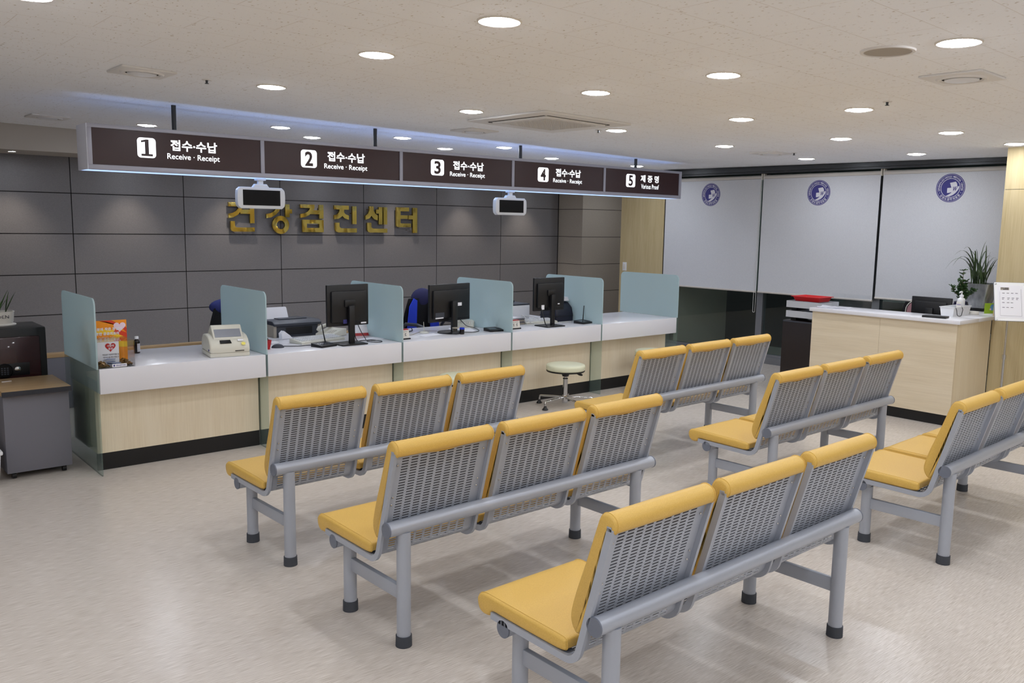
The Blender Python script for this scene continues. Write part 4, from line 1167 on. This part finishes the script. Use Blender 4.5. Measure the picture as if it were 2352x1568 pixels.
# white box printer, folders, rounded dark printer behind bay four
t = empty('printer', 'white box printer with dark top behind bay four', 'printer', (4.30, 1.02, .716))
MB().box((-.24, -.20, 0), (.24, .20, .155), 0, .008).build('body', m_white, t)
MB().box((-.24, -.20, .155), (.24, .20, .172), 0, .006).build('top_cover', m_dkgrey, t)
mb = MB().prism(rrect(.18, .10, .006), .003, frame((-.10, .02, .205), (1, 0, 0), (0, .75, .66)), 0); mb.build('paper', m_paper, t, smooth=0)
MB().box((.05, -.06, .172), (.15, .06, .20), 0, .012).build('feeder', m_dkgrey, t)
for k in range(4):
    one(MB().box((-.11, -.10, 0), (.11, .10, .014), 0, .004), 'document_folder', [m_grille, m_grey_lam, m_grille, m_grey_lam][k],
        ['grey folder at the bottom of the stack behind name plate two', 'dark folder second from the bottom of the stack behind name plate two', 'grey folder third from the bottom of the stack behind name plate two', 'dark folder on top of the stack behind name plate two'][k], 'folder', (4.04, .55, Z + .0145 * k), .08 * (k - 1.5), 'stacked folders')
one(MB().box((-.09, -.08, 0), (.09, .08, .008), 0, .001), 'paper_pad', m_paper, 'white paper pad lying on top of the folder stack', 'paper', (4.04, .55, Z + .058), .1)
t = empty('dot_printer', 'rounded black printer carrying a stack of papers right of the third monitor', 'printer', (4.705, .545, Z))
prof_ = [(-.13, 0), (.14, 0), (.14, .15), (.11, .20), (.04, .222), (-.05, .205), (-.11, .15), (-.132, .07)]
MB().prism([(y * .95, z * .92) for y, z in prof_], .30, frame((-.15, 0, 0), (0, 1, 0), (0, 0, 1)), 0, .02).build('body', mat('blue_black_plastic', rgb(30, 32, 48), .4), t, smooth=60)
MB().box((-.152, -.128, .052), (.152, .13, .058)).build('seam_band', m_blackp, t, smooth=0)
for k in range(3):
    one(MB().box((-.10, -.075, 0), (.10, .075, .013), 0, .002), 'paper_stack', m_paper, ['lowest ream of paper on the rounded black printer', 'middle ream of paper on the rounded black printer', 'top ream of paper on the rounded black printer'][k], 'paper', (4.70, .565, Z + .2045 + .0135 * k), -.1 + .12 * k, 'reams on the black printer')
# cables
def cable(pts, label, m_=None, r=.0032, nm='cable', owner=None):
    if owner:
        o = MB().tube(drape(pts), r, 7).build('lead', m_ or m_cable, owner, smooth=60)
        o.matrix_parent_inverse = (Matrix.Translation(owner.location) @ owner.rotation_euler.to_matrix().to_4x4()).inverted()
        return
    one(MB().tube(drape(pts), r, 7), nm, m_ or m_cable, label, 'cable', (0, 0, 0), 0, 'loose cables on the counter', 60)
c_ = .0055
cable([(1.47, .31, Z + c_), (1.53, .27, Z + c_), (1.60, .245, Z + c_), (1.66, .26, Z + .004), (1.72, .215, Z + c_)], 'thin black cord from the mouse to the first signature pad')
cable([(2.04, .135, Z + .19), (2.09, .15, Z + .10), (2.16, .20, Z + .03), (2.20, .25, Z + c_), (2.25, .24, Z + c_), (2.28, .14, Z + c_), (2.24, .09, Z + c_), (2.19, .12, Z + c_), (2.17, .19, Z + c_)], '', owner=MON[0])
cable([(2.02, .13, Z + .17), (2.04, .16, Z + .07), (2.10, .22, Z + .01), (2.18, .26, Z + c_), (2.26, .20, Z + c_)], '', owner=MON[0])
cable([(2.60, .45, Z + c_), (2.70, .34, Z + c_), (2.82, .42, Z + c_), (2.96, .50, Z + c_), (3.06, .44, Z + c_)], 'thin grey cord wandering left of the round monitor foot', m_grille, .0028)
cable([(2.72, .60, Z + .03), (2.69, .55, Z + .012), (2.74, .51, Z + .006), (2.80, .55, Z + .02), (2.78, .61, Z + .035), (2.73, .59, Z + .02), (2.77, .52, Z + .006), (2.86, .55, Z + .012), (2.90, .62, Z + .02)], 'coiled black cable at the back edge of bay three', m_cable, .005)
cable([(3.22, .30, Z + .12), (3.28, .31, Z + .07), (3.33, .33, Z + .045), (3.38, .30, Z + .03), (3.41, .25, Z + c_), (3.30, .19, Z + c_), (3.22, .25, Z + c_)], '', owner=MON[1])
cable([(4.12, .18, Z + .19), (4.13, .15, Z + .10), (4.15, .13, Z + .02), (4.20, .10, Z + .016), (4.24, .13, Z + .03)], '', m_cable, .005, owner=MON[2])
cable([(4.19, .34, Z + c_), (4.165, .40, Z + .03), (4.175, .50, Z + .075), (4.22, .58, Z + .07), (4.32, .56, Z + .06), (4.36, .48, Z + .045)], 'white cable arching over the keyboard behind the third monitor', m_cable_w, .004)
cable([(4.06, .35, Z + c_), (4.16, .28, Z + c_), (4.32, .27, Z + c_), (4.55, .34, Z + c_), (4.66, .30, Z + c_)], 'white cable along the third monitor foot', m_cable_w, .0035)

# office chairs behind the counter
def office_chair(loc, rz, label, m_seat, m_head, head, m_strip=None, h=.0, group='staff swivel chairs'):
    t = empty('office_chair', label, 'chair', loc, rz, group)
    MB().box((-.24, -.23, .42), (.24, .23, .50), 0, .03, None, 3).build('seat', m_seat, t, smooth=60)
    mb = MB()
    sec = []
    for k in range(9):
        f = k / 8; z = .50 + .42 * f; w = .16 + .075 * math.sin(PI * min(1, f * .75 + .12)); y = .215 + .03 * math.cos(PI * f) + .02
        sec.append((w, y, z))
    b = bmesh.new(); rings = []
    for w, y, z in sec:
        rings.append([b.verts.new((w * math.cos(a), y + .035 * math.sin(a) - .05 * (1 - abs(math.cos(a))) * 0 - .04 * math.cos(a) ** 2 , z)) for a in [2 * PI * q / 20 for q in range(20)]])
    for a_, d_ in zip(rings[:-1], rings[1:]):
        for k in range(20): b.faces.new((a_[k], a_[(k + 1) % 20], d_[(k + 1) % 20], d_[k]))
    b.faces.new(rings[0][::-1]); b.faces.new(rings[-1]); bmesh.ops.recalc_face_normals(b, faces=list(b.faces))
    mb.bm.free(); mb.bm = b
    bo = mb.build('backrest', m_blackf, t, smooth=60)
    if m_strip:
        for s in (-1, 1):
            MB().prism([(s * .235, .58), (s * .10, .60), (s * .09, .90), (s * .14, .925), (s * .20, .84)], .012, FRONT(0, .145, 0), 0, .004).build('blue_panel', m_strip, bo, smooth=40)
    if head:
        MB().sphere((.045, .215, .915), .15, 0, (1, .38, .72)).build('headrest', m_head, t, smooth=60)
    for s in (-1, 1):
        MB().tube([(s * .27, .16, .50), (s * .285, .15, .62), (s * .285, .10, .665), (s * .285, -.08, .67), (s * .28, -.17, .65), (s * .27, -.20, .60)], .018, 10).build('armrest', m_dkgrey, t, smooth=60)
    MB().cyl((0, 0, .09), (0, 0, .43), .028, seg=16).build('column', m_blackp, t)
    for k in range(5):
        a = 2 * PI * k / 5 + .3; c, s_ = math.cos(a), math.sin(a)
        lg = MB().tube([(0, 0, .10), (.15 * c, .15 * s_, .095), (.29 * c, .29 * s_, .07)], .022, 8, radii=[.028, .022, .016]).build('leg', m_blackp, t, smooth=60)
        MB().cyl((.29 * c - .012 * s_, .29 * s_ + .012 * c, .028), (.29 * c + .012 * s_, .29 * s_ - .012 * c, .028), .028, seg=16).build('caster', m_blackp, lg)
    return t
office_chair((1.76, 1.76, 0), math.radians(14), 'office chair with blue top behind the second glass partition', m_navyf, m_blue, False, None)
bk = MB().sphere((0, 0, 0), .16, 0, (1, .35, .45)).build('headrest', mat('royal_blue_fabric', rgb(38, 46, 104), .85), None, smooth=60)
ch = [o for o in bpy.data.objects if o.name.startswith('office_chair')][0]
bk.parent = ch; bk.location = (-.07, .195, .905)
office_chair((3.72, 1.46, 0), math.radians(8), 'office chair with navy headrest and bright blue panels behind the wide monitor', m_navyf, m_navyf, True, m_blue)

# ------------------------------------------------------------------ near end: grey cabinet, safe, plant, white box
t = empty('grey_cabinet', 'grey laminate cabinet with wooden top on casters by the first glass partition', 'cabinet', (-.295, .47, 0))
MB().box((-.195, -.215, .045), (.195, .25, .565), 0, .003).build('body', m_grey_lam, t)
MB().box((-.205, -.265, .565), (.200, .26, .600), 0, .003).build('top', m_wood_top, t)
MB().box((-.207, -.267, .566), (.202, -.262, .598), 0).build('edge_band', mat('dark_edge_band', rgb(40, 42, 50), .5), t, smooth=0)
for sx in (-1, 1):
    for sy_ in (-1, 1):
        MB().cyl((sx * .15 - .012, sy_ * .17, .022), (sx * .15 + .012, sy_ * .17, .022), .022, seg=14).box((sx * .15 - .016, sy_ * .17 - .016, .036), (sx * .15 + .016, sy_ * .17 + .016, .046)).build('caster', m_blackp, t)
one(MB().box((-.03, -.004, 0), (.03, .004, .003), 0, .001), 'name_strip', m_paper, 'small white strip lying on the wooden cabinet top', 'strip', (-.405, .60, .600), .1)
t = empty('safe', 'dark wine-red safe with keypad behind the grey cabinet', 'safe', (-.46, 1.035, 0))
MB().box((-.34, -.20, 0), (.36, .20, .937), 0, .012).build('body', m_black, t)
dr = MB().box((-.31, -.212, .05), (.315, -.198, .875), 0, .008).build('door', m_wine, t)
pl = MB().box((-.16, -.218, .600), (.24, -.211, .690), 0, .003).build('lock_plate', m_blackp, dr)
kp = MB().lathe([(0, 0), (.050, 0), (.052, .006), (.046, .012), (0, .014)], 28, 0, (0, 0, 0), frame((.083, -.217, .640), (1, 0, 0), (0, 0, 1))).build('keypad', m_screenb, dr)
MB().lathe([(.0, 0), (.018, 0), (.020, .004), (.014, .008), (0, .009)], 24, 0, (0, 0, 0), frame((.165, -.217, .645), (1, 0, 0), (0, 0, 1))).build('key_lock', m_chrome, dr)
for r in range(4):
    for c in range(3):
        if r == 0 and c == 0: bmk = MB()
        bmk.prism(rrect(.011, .008, .002, 2, -.018 + .018 * c, -.022 + .014 * r), .003, frame((.083, -.2305, .640), (1, 0, 0), (0, 0, 1)), 0)
bmk.build('key_buttons', m_dkgrey, dr)
# potted plant on the safe
t = empty('potted_succulent', 'spiky green plant in a white garden pot on the safe', 'plant', (-.375, 1.06, .937))
b = bmesh.new()
def oval(r1, r2, z, n_=28): return [b.verts.new((r1 * math.copysign(abs(math.cos(a)) ** .6, math.cos(a)), r2 * math.copysign(abs(math.sin(a)) ** .6, math.sin(a)), z)) for a in [2 * PI * q / n_ for q in range(n_)]]
rr = [oval(.105, .062, .012), oval(.112, .068, .03), oval(.118, .074, .095), oval(.122, .078, .102), oval(.112, .068, .102), oval(.108, .064, .088)]
b.faces.new(rr[0][::-1])
for a_, c_ in zip(rr[:-1], rr[1:]):
    for k in range(28): b.faces.new((a_[k], a_[(k + 1) % 28], c_[(k + 1) % 28], c_[k]))
bmesh.ops.recalc_face_normals(b, faces=list(b.faces))
mb = MB(); mb.bm.free(); mb.bm = b
pot = mb.build('pot', m_whitem, t, smooth=50)
MB().lathe([(0, 0), (.128, 0), (.132, .008), (.126, .013), (0, .013)], 28, 0, (0, 0, 0), Matrix.Diagonal((1, .68, 1, 1))).build('saucer', m_whitem, t)
mb = MB(); put_text(mb, 'GARDEN', FRONT(0, -.0715, 0), -.075, .075, .055, .078, 0, 0, .0); mb.build('lettering', m_ink, pot, smooth=0)
MB().lathe([(0, .088), (.107, .088), (.107, .080), (0, .080)], 28, 0, (0, 0, 0), Matrix.Diagonal((1, .6, 1, 1))).build('soil', m_soil, t)
def blade(b, base, tip, w, bend, n_=7, wide=.35):
    base = Vector(base); tip = Vector(tip); d = tip - base
    side = d.cross(Vector((0, 0, 1)))
    side = side.normalized() if side.length > 1e-5 else Vector((1, 0, 0))
    L_ = []
    for k in range(n_ + 1):
        f = k / n_
        p = base + d * f + Vector((0, 0, bend)) * (4 * f * (1 - f))
        ww = w * (min(1, .45 + f / wide * .55) if f < wide else (1 - ((f - wide) / (1 - wide)) ** 1.6))
        ww = max(ww, .0006)
        up_ = Vector((0, 0, ww * .25))
        L_.append((b.verts.new(p - side * ww), b.verts.new(p - up_), b.verts.new(p + side * ww)))
    for a_, c_ in zip(L_[:-1], L_[1:]):
        b.faces.new((a_[0], a_[1], c_[1], c_[0])); b.faces.new((a_[1], a_[2], c_[2], c_[1]))
random.seed(11)
b = bmesh.new()
for k in range(26):
    a = random.uniform(0, 2 * PI); r0 = random.uniform(0, .05); s = random.uniform(.03, .09)
    blade(b, (r0 * math.cos(a) * 1.4, r0 * math.sin(a) * .7, .085), ((r0 + s) * math.cos(a) * 1.1, (r0 + s) * math.sin(a), .085 + random.uniform(.08, .19)), random.uniform(.006, .010), .01)
mb = MB(); mb.bm.free(); mb.bm = b; mb.build('leaves', m_leaf, t, smooth=60)
# white plastic box at the very edge
t = empty('storage_box', 'white plastic storage box cut by the left edge of the photo', 'box', (-.66, .27, 0), .0)
MB().prism([(-.10, 0), (.105, 0), (.122, .205), (-.115, .205)], .26, FRONT(0, .13, 0), 0, .006).build('body', m_white, t)
MB().box((-.13, -.14, .205), (.134, .14, .232), 0, .008).build('lid', m_white, t)
one(MB().box((-.06, -.05, 0), (.07, .05, .016), 0, .004), 'orange_packet', m_orange, 'orange packet on the white storage box lid', 'packet', (-.62, .24, .232), .2)

# ------------------------------------------------------------------ reception desk by the windows
RX, RY0, RY1, RZ = 6.215, -2.903, -1.470, .950
t = empty('reception_desk', 'maple reception desk with white top in front of the blinds', 'desk', (RX, RY0, 0))
Ly = RY1 - RY0
mb = MB()
mb.box((0, 0, RZ - .034), (.40, Ly, RZ), 0, .002).box((.40, 0, RZ - .034), (.768, .312, RZ), 0, .002).box((.768, .045, RZ - .034), (1.62, .55, RZ), 0, .002)
mb.build('worktop', m_worktop, t)
MB().box((.030, .030, .100), (.052, .72, RZ - .034), 0).box((.030, .7215, .100), (.052, Ly - .02, RZ - .034), 0).build('front_panel', m_wood_h, t, smooth=0)
MB().box((.052, .030, .100), (.762, .052, RZ - .034), 0).build('side_panel', m_wood_v, t, smooth=0)
MB().box((.052, Ly - .045, .100), (.38, Ly - .022, RZ - .034), 0).build('end_panel', m_wood_v, t, smooth=0)
MB().box((.060, .062, 0), (.085, Ly - .03, .100), 0).box((.085, .062, 0), (.758, .085, .100), 0).build('kickboard', m_black, t, smooth=0)
MB().box((.40, .10, .700), (1.27, Ly - .03, .724), 0, .002).build('inner_shelf', m_worktop, t)
for sy_ in (.16, Ly - .09): MB().box((1.20, sy_ - .02, 0), (1.24, sy_ + .02, .70)).build('leg', m_steel, t, smooth=0)
# walnut cabinet and letter trays
t = empty('walnut_cabinet', 'tall dark walnut cabinet at the window end of the reception desk', 'cabinet', (6.50, -1.455, 0))
MB().box((0, 0, 0), (.40, .45, .768), 0, .002).build('carcass', m_walnut, t)
MB().box((-.003, .004, .752), (0, .446, .766)).build('edge_strip', m_dkgrey, t, smooth=0)
def tray(z, label):
    t = empty('letter_tray', label, 'letter tray', (6.51, -1.43, z), 0, 'grey letter trays')
    mb = MB()
    mb.box((0, 0, 0), (.34, .005, .068)).box((0, .395, 0), (.34, .40, .068)).box((0, .005, 0), (.005, .395, .068)).box((.335, .005, 0), (.34, .395, .068)).box((.005, .005, 0), (.335, .395, .005))
    mb.build('shell', m_traygrey, t, smooth=0)
    mb = MB()
    for y in (.08, .32):
        mb.box((.08, y - .02, -.032), (.12, y + .02, 0)); mb.box((.24, y - .02, -.032), (.28, y + .02, 0))
    for k, y in enumerate((.06, .34)):
        mm = MB(); mm.box((.05, y - .03, -.0345), (.29, y + .03, 0)); mm.build('riser', m_blackp, t, smooth=0)
    mb.bm.free()
tray(.8025, 'lower grey letter tray on the dark walnut cabinet')
tray(.905, 'upper grey letter tray, under the red basket')
t = empty('red_basket', 'shallow red plastic basket on top of the letter trays', 'basket', (6.66, -1.235, .9735))
b = bmesh.new()
def rq(wx, wy, z): return [b.verts.new((sx * wx, sy_ * wy, z)) for sx, sy_ in ((-1, -1), (1, -1), (1, 1), (-1, 1))]
q = [rq(.10, .145, 0), rq(.125, .175, .05), rq(.138, .188, .05), rq(.138, .188, .044), rq(.128, .178, .044), rq(.121, .171, .047), rq(.097, .142, .004)]
q = [rq(.10, .130, 0), rq(.124, .150, .046), rq(.138, .164, .046), rq(.138, .164, .052), rq(.120, .146, .052), rq(.097, .127, .004)]
b.faces.new(q[0][::-1])
for a_, c_ in zip(q[:-1], q[1:]):
    for k in range(4): b.faces.new((a_[k], a_[(k + 1) % 4], c_[(k + 1) % 4], c_[k]))
b.faces.new(q[-1]); bmesh.ops.recalc_face_normals(b, faces=list(b.faces))
mb = MB(); mb.bm.free(); mb.bm = b; mb.build('body', m_redtray, t, smooth=0)
# papers and acrylic stand on the desk end
b = bmesh.new(); G = [[b.verts.new((-.10 + .20 * i / 8, -.15 + .30 * j / 10, .003 + .010 * max(0, math.sin(i * .9 + j * .7)) * (j / 10) + .004 * math.sin(j * 1.3) ** 2)) for j in range(11)] for i in range(9)]
for i in range(8):
    for j in range(10): b.faces.new((G[i][j], G[i + 1][j], G[i + 1][j + 1], G[i][j + 1]))
bmesh.ops.solidify(b, geom=list(b.faces), thickness=.0015)
mb = MB(); mb.bm.free(); mb.bm = b
one(mb, 'papers', m_paper, 'rumpled white papers on the window end of the reception desk', 'papers', (6.40, -1.64, RZ), .25)
t = empty('acrylic_stand', 'clear acrylic sign stand behind the rumpled papers', 'sign stand', (6.585, -1.70, RZ), math.radians(-90))
mb = MB().box((-.20, -.002, .004), (.20, .003, .13)).box((-.20, -.025, 0), (.20, .025, .004))
mb.build('panel', m_acryl, t, smooth=0)
# computer with its back to the hall
t = empty('monitor', 'black monitor behind the white basket on the reception desk', 'monitor', (6.80, -2.392, .724), math.radians(-90))
MB().box((-.187, .0, .14), (.187, .026, .370), 0, .005).box((-.15, -.022, .16), (.15, .004, .33), 0, .012).build('housing', m_blackp, t)
MB().box((-.175, .0255, .155), (.175, .027, .36)).build('screen', m_screenb, t, smooth=0)
MB().box((-.035, -.045, .01), (.035, -.018, .27), 0, .006).build('stand', m_blackp, t)
MB().box((-.11, -.09, 0), (.11, .08, .014), 0, .006).build('foot', m_blackp, t)
one(MB().box((-.10, -.055, 0), (.10, .055, .018), 0, .004), 'signature_pad', m_blackp, 'black signature pad lying flat beside the white basket', 'signature pad', (6.325, -2.645, RZ), math.radians(-82))
t = wb = empty('white_basket', 'white plastic basket holding the pump bottle on the reception desk', 'basket', (6.72, -2.650, RZ), 0)
b = bmesh.new()
q = [rq(.172, .052, 0), rq(.182, .062, .080), rq(.188, .068, .080), rq(.188, .068, .086), rq(.178, .058, .086), rq(.168, .048, .004)]
b.faces.new(q[0][::-1])
for a_, c_ in zip(q[:-1], q[1:]):
    for k in range(4): b.faces.new((a_[k], a_[(k + 1) % 4], c_[(k + 1) % 4], c_[k]))
b.faces.new(q[-1]); bmesh.ops.recalc_face_normals(b, faces=list(b.faces))
mb = MB(); mb.bm.free(); mb.bm = b; mb.build('body', m_white, t, smooth=0)
t = empty('pump_bottle', 'white pump bottle of sanitiser standing in the white basket', 'bottle', (6.83, -2.650, RZ + .004))
MB().lathe([(0, 0), (.036, 0), (.039, .004), (.039, .130), (.034, .146), (.018, .154), (.018, .164), (0, .164)], 28, 0, (0, 0, 0), Matrix.Diagonal((1.15, .8, 1, 1))).build('body', m_white, t, smooth=50)
MB().lathe([(0, .162), (.019, .162), (.019, .178), (.010, .182), (.006, .184), (.006, .205), (0, .205)], 20).tube([(.010, 0, .205), (-.005, 0, .210), (-.035, 0, .208), (-.045, 0, .200)], .007, 8).build('pump', m_white, t, smooth=50)
lb = MB().box((-.0465, -.022, .035), (-.0440, .022, .120), 0).build('label', m_whitem, t, smooth=0)
MB().flat([(-.018, .095), (.018, .095), (.018, .088), (-.018, .088)], frame((-.0465, 0, 0), (0, -1, 0), (0, 0, 1)), 0, .0006).flat([(-.012, .06), (.0, .06), (.0, .045), (-.012, .045)], frame((-.0465, 0, 0), (0, -1, 0), (0, 0, 1)), 0, .0006).build('label_print', mat('lilac_print', rgb(150, 140, 190), .6), lb, smooth=0)
lb = MB().tube(drape([(-.15, -.060, .088), (-.165, -.078, .06), (-.14, -.080, .012), (-.08, -.084, .006), (-.05, -.080, .03), (-.03, -.076, .06), (-.02, -.060, .088)]), .003, 7).build('cord', m_cable, wb, smooth=60)
# jade plant
t = empty('jade_plant', 'small leafy plant in a round navy glazed pot', 'plant', (7.05, -2.56, RZ))
MB().lathe([(0, 0), (.045, 0), (.050, .006), (.066, .045), (.068, .075), (.060, .098), (.062, .104), (.057, .106), (.054, .095), (0, .093)], 32).build('pot', m_navyglaze, t, smooth=50)
MB().lathe([(0, .092), (.055, .092), (.055, .096), (0, .096)], 20).build('soil', m_soil, t)
random.seed(21)
mb = MB(); bl = bmesh.new()
def leafq(p, d, s):
    d = Vector(d).normalized(); sd = d.cross(Vector((random.uniform(-.4, .4), random.uniform(-.4, .4), 1))).normalized(); up_ = sd.cross(d)
    pts = []
    for f, w in ((0, .08), (.25, .30), (.55, .42), (.82, .30), (1, .03)):
        pts.append((bl.verts.new(p + d * s * f + sd * s * w * .8 + up_ * s * .10), bl.verts.new(p + d * s * f - up_ * s * .05), bl.verts.new(p + d * s * f - sd * s * w * .8 + up_ * s * .10)))
    for a_, c_ in zip(pts[:-1], pts[1:]):
        bl.faces.new((a_[0], a_[1], c_[1], c_[0])); bl.faces.new((a_[1], a_[2], c_[2], c_[1]))
for k in range(13):
    a = random.uniform(0, 2 * PI); rr_ = random.uniform(.02, .15) * (1 if k else 0); h = random.uniform(.12, .26) if k else .31
    h = h * (1.0 - rr_ * 2.6)
    p0 = Vector((random.uniform(-.02, .02), random.uniform(-.02, .02), .09)); p3 = Vector((rr_ * math.cos(a), rr_ * math.sin(a), .09 + h))
    pts = bez(p0, p0 + Vector((0, 0, h * .4)), p3 - Vector((0, 0, h * .35)), p3, 8)
    mb.tube(pts, .004, 6, radii=[.005 - .003 * q / 8 for q in range(9)])
    for q in range(2, 9):
        for r_ in range(5):
            a2 = random.uniform(0, 2 * PI); leafq(pts[q], (math.cos(a2), math.sin(a2), random.uniform(.1, 1.1)), random.uniform(.028, .045))
mb.build('stems', m_stem, t, smooth=60)
mb = MB(); mb.bm.free(); mb.bm = bl; mb.build('leaves', m_leaf, t, smooth=60)
t = empty('white_saucer', 'low round cream saucer beside the navy pot', 'saucer', (6.965, -2.715, RZ))
MB().lathe([(0, 0), (.042, 0), (.046, .004), (.046, .026), (.042, .028), (0, .028)], 28).build('body', m_whitem, t)
# tall zinc planter with arching leaves
t = empty('planter', 'tall tapering zinc planter with long arching grass leaves', 'plant', (7.44, -2.565, RZ))
MB().box((-.085, -.085, 0), (.085, .085, .030), 0, .003).build('base', m_black, t)
b = bmesh.new()
def sq(w_, z, r_=.02):
    return [b.verts.new((x, y, z)) for x, y in rrect(2 * w_, 2 * w_, r_, 4)]
q = [sq(.088, .030), sq(.142, .262), sq(.142, .268), sq(.132, .268), sq(.128, .245)]
b.faces.new(q[0][::-1])
nq = len(q[0])
for a_, c_ in zip(q[:-1], q[1:]):
    for k in range(nq): b.faces.new((a_[k], a_[(k + 1) % nq], c_[(k + 1) % nq], c_[k]))
bmesh.ops.recalc_face_normals(b, faces=list(b.faces))
mb = MB(); mb.bm.free(); mb.bm = b; mb.build('pot', m_zinc, t, smooth=35)
MB().box((-.13, -.13, .235), (.13, .13, .248)).build('soil', m_soil, t, smooth=0)
random.seed(5)
b = bmesh.new()
spec_ = [(-.42, -.02, .20), (-.36, .03, .30), (-.46, .05, .16), (-.30, -.04, .36), (-.22, .02, .33), (-.25, .06, .27), (-.14, -.03, .34), (.04, .0, .44), (.07, .03, .40), (.10, -.02, .33), (.16, .03, .28), (.20, -.03, .25), (.14, .06, .34), (-.05, .05, .36)]
for (dx, dy, dz) in spec_:
    ux, uy = .707 * dx - .707 * dy * 0, -.707 * dx
    # spread mostly across the view, i.e. along (0.75, -0.66)
    tip = Vector((.75 * dx + dy, -.66 * dx * .55 + dy, .24 + dz))
    bs = Vector((random.uniform(-.05, .05), random.uniform(-.05, .05), .245))
    blade(b, bs, tip, random.uniform(.007, .010), .08 + .22 * abs(dx), 10, .3)
for k in range(34):
    a = random.uniform(0, 2 * PI); s = random.uniform(.05, .20)
    bs = Vector((random.uniform(-.07, .07), random.uniform(-.07, .07), .245))
    blade(b, bs, (s * math.cos(a) + bs.x, max(-.25, s * math.sin(a) * .7) + bs.y, .25 + random.uniform(.12, .27)), random.uniform(.006, .010), .05, 8, .3)
mb = MB(); mb.bm.free(); mb.bm = b; mb.build('leaves', m_leaf2, t, smooth=60)
# lime card
t = empty('greeting_card', 'lime green card with blue cloud shape beside the tripod sign', 'card', (7.215, -2.775, RZ), math.radians(-28))
c0 = MB().box((-.075, 0, 0), (.075, .003, .098)).build('card', m_lime, t, smooth=0)
MB().flat([(x * .8, y) for x, y in circle(.030, 20, .012, .058)], FRONT(0, 0, 0), 0, .0008).build('blue_shape', m_sky, c0, smooth=0)
MB().flat(circle(.010, 14, -.012, .040), FRONT(0, 0, 0), 0, .0014).build('pink_dot', m_pinkh, c0, smooth=0)
# clip-frame sign on a tripod pole
tx, ty = 6.70, -3.105
t = empty('floor_sign_stand', 'clip-frame notice on a slim chrome tripod stand by the oak wall', 'sign stand', (tx, ty, 0))
MB().cyl((0, 0, .40), (0, 0, .96), .009, seg=14).cyl((0, 0, .06), (0, 0, .62), .012, seg=14).cyl((0, 0, .60), (0, 0, .64), .017, seg=14).build('pole', m_chrome, t)
for k in range(3):
    a = math.radians(40 + 120 * k)
    MB().tube([(0, 0, .20), (.26 * math.cos(a), .26 * math.sin(a), .012)], .008, 8).build('leg', m_chrome, t)
rv = Vector((.62, -.785, 0)); upv = Vector((.26, .20, .944)); upv = (upv - rv * upv.dot(rv)).normalized()
M = Matrix.Translation((-.0, -.0, 0)) @ frame((-.01, -.01, 1.110), rv, upv)
fr_ = MB().prism(rrect(.262, .352, .006), .010, M, 0, .002).build('frame', m_alu, t)
MB().prism(rrect(.256, .346, .006), .0015, M, 0, 0, .0102).build('clear_cover', mat('clear_cover', (.94, .95, .97, 1), .08, spec=.6), fr_, smooth=0)
pg = MB().prism(rrect(.205, .290, .002), .001, M, 0, 0, .0120).build('page', m_paper, fr_, smooth=0)
mb = MB()
mb.flat([(-.078, .128), (-.008, .128), (-.008, .104), (-.078, .104)], M, 1, .0135)
for (x0_, x1_, y0_, y1_) in ((-.074, -.05, .120, .124), (-.045, -.014, .118, .124), (-.058, -.014, .108, .114)):
    mb.flat([(x0_, y1_), (x1_, y1_), (x1_, y0_), (x0_, y0_)], M, 0, .0140)
for r_, cs in enumerate(((-.065, -.03, .005, .04), (-.068, -.025, .01, .045), (-.068, -.03, .0), (-.068, -.035, .0))):
    for c_ in cs:
        y_ = .078 - .043 * r_
        mb.flat([(c_, y_), (c_ + .020, y_), (c_ + .020, y_ - .004), (c_, y_ - .004)], M, 0, .0135)
        if r_ == 1: mb.flat([(c_, y_ - .012), (c_ + .014, y_ - .012), (c_ + .014, y_ - .016), (c_, y_ - .016)], M, 0, .0135)
for (x0_, x1_, y0_, y1_) in ((-.085, .088, -.130, -.1285), (.0865, .088, -.130, .115), (-.085, -.0842, -.130, .09)):
    mb.flat([(x0_, y1_), (x1_, y1_), (x1_, y0_), (x0_, y0_)], M, 0, .0135)
mb.build('page_print', [m_ink, m_grille], pg, smooth=0)
for sx in (-1, 1):
    for sy_ in (-1, 1):
        MB().lathe([(0, .010), (.007, .010), (.007, .016), (.004, .019), (0, .0195)], 14, 0, (sx * .115, sy_ * .160, 0), M).build('corner_stud', m_chrome, fr_)
# receptionist's chair
c2 = office_chair((7.62, -1.92, -.0), math.radians(-80), 'office chair with dusty rose back and dark rim behind the reception monitor', m_navyf, m_navyf, False, None)
bb = [o for o in c2.children if o.name.startswith('backrest')][0]
bb.scale.z = 1.04
MB().prism(rrect(.33, .34, .10, 6, 0, .76), .012, FRONT(0, .150, 0), 0, .004).build('rose_panel', m_pink, bb, smooth=50)
MB().tube([(x, .140, z) for x, z in rrect(.35, .36, .11, 6, 0, .76)] + [(.175 , .140, .76 + .07)], .005, 6).build('piping', m_whitem, bb, smooth=60)
bpy.context.view_layer.update()
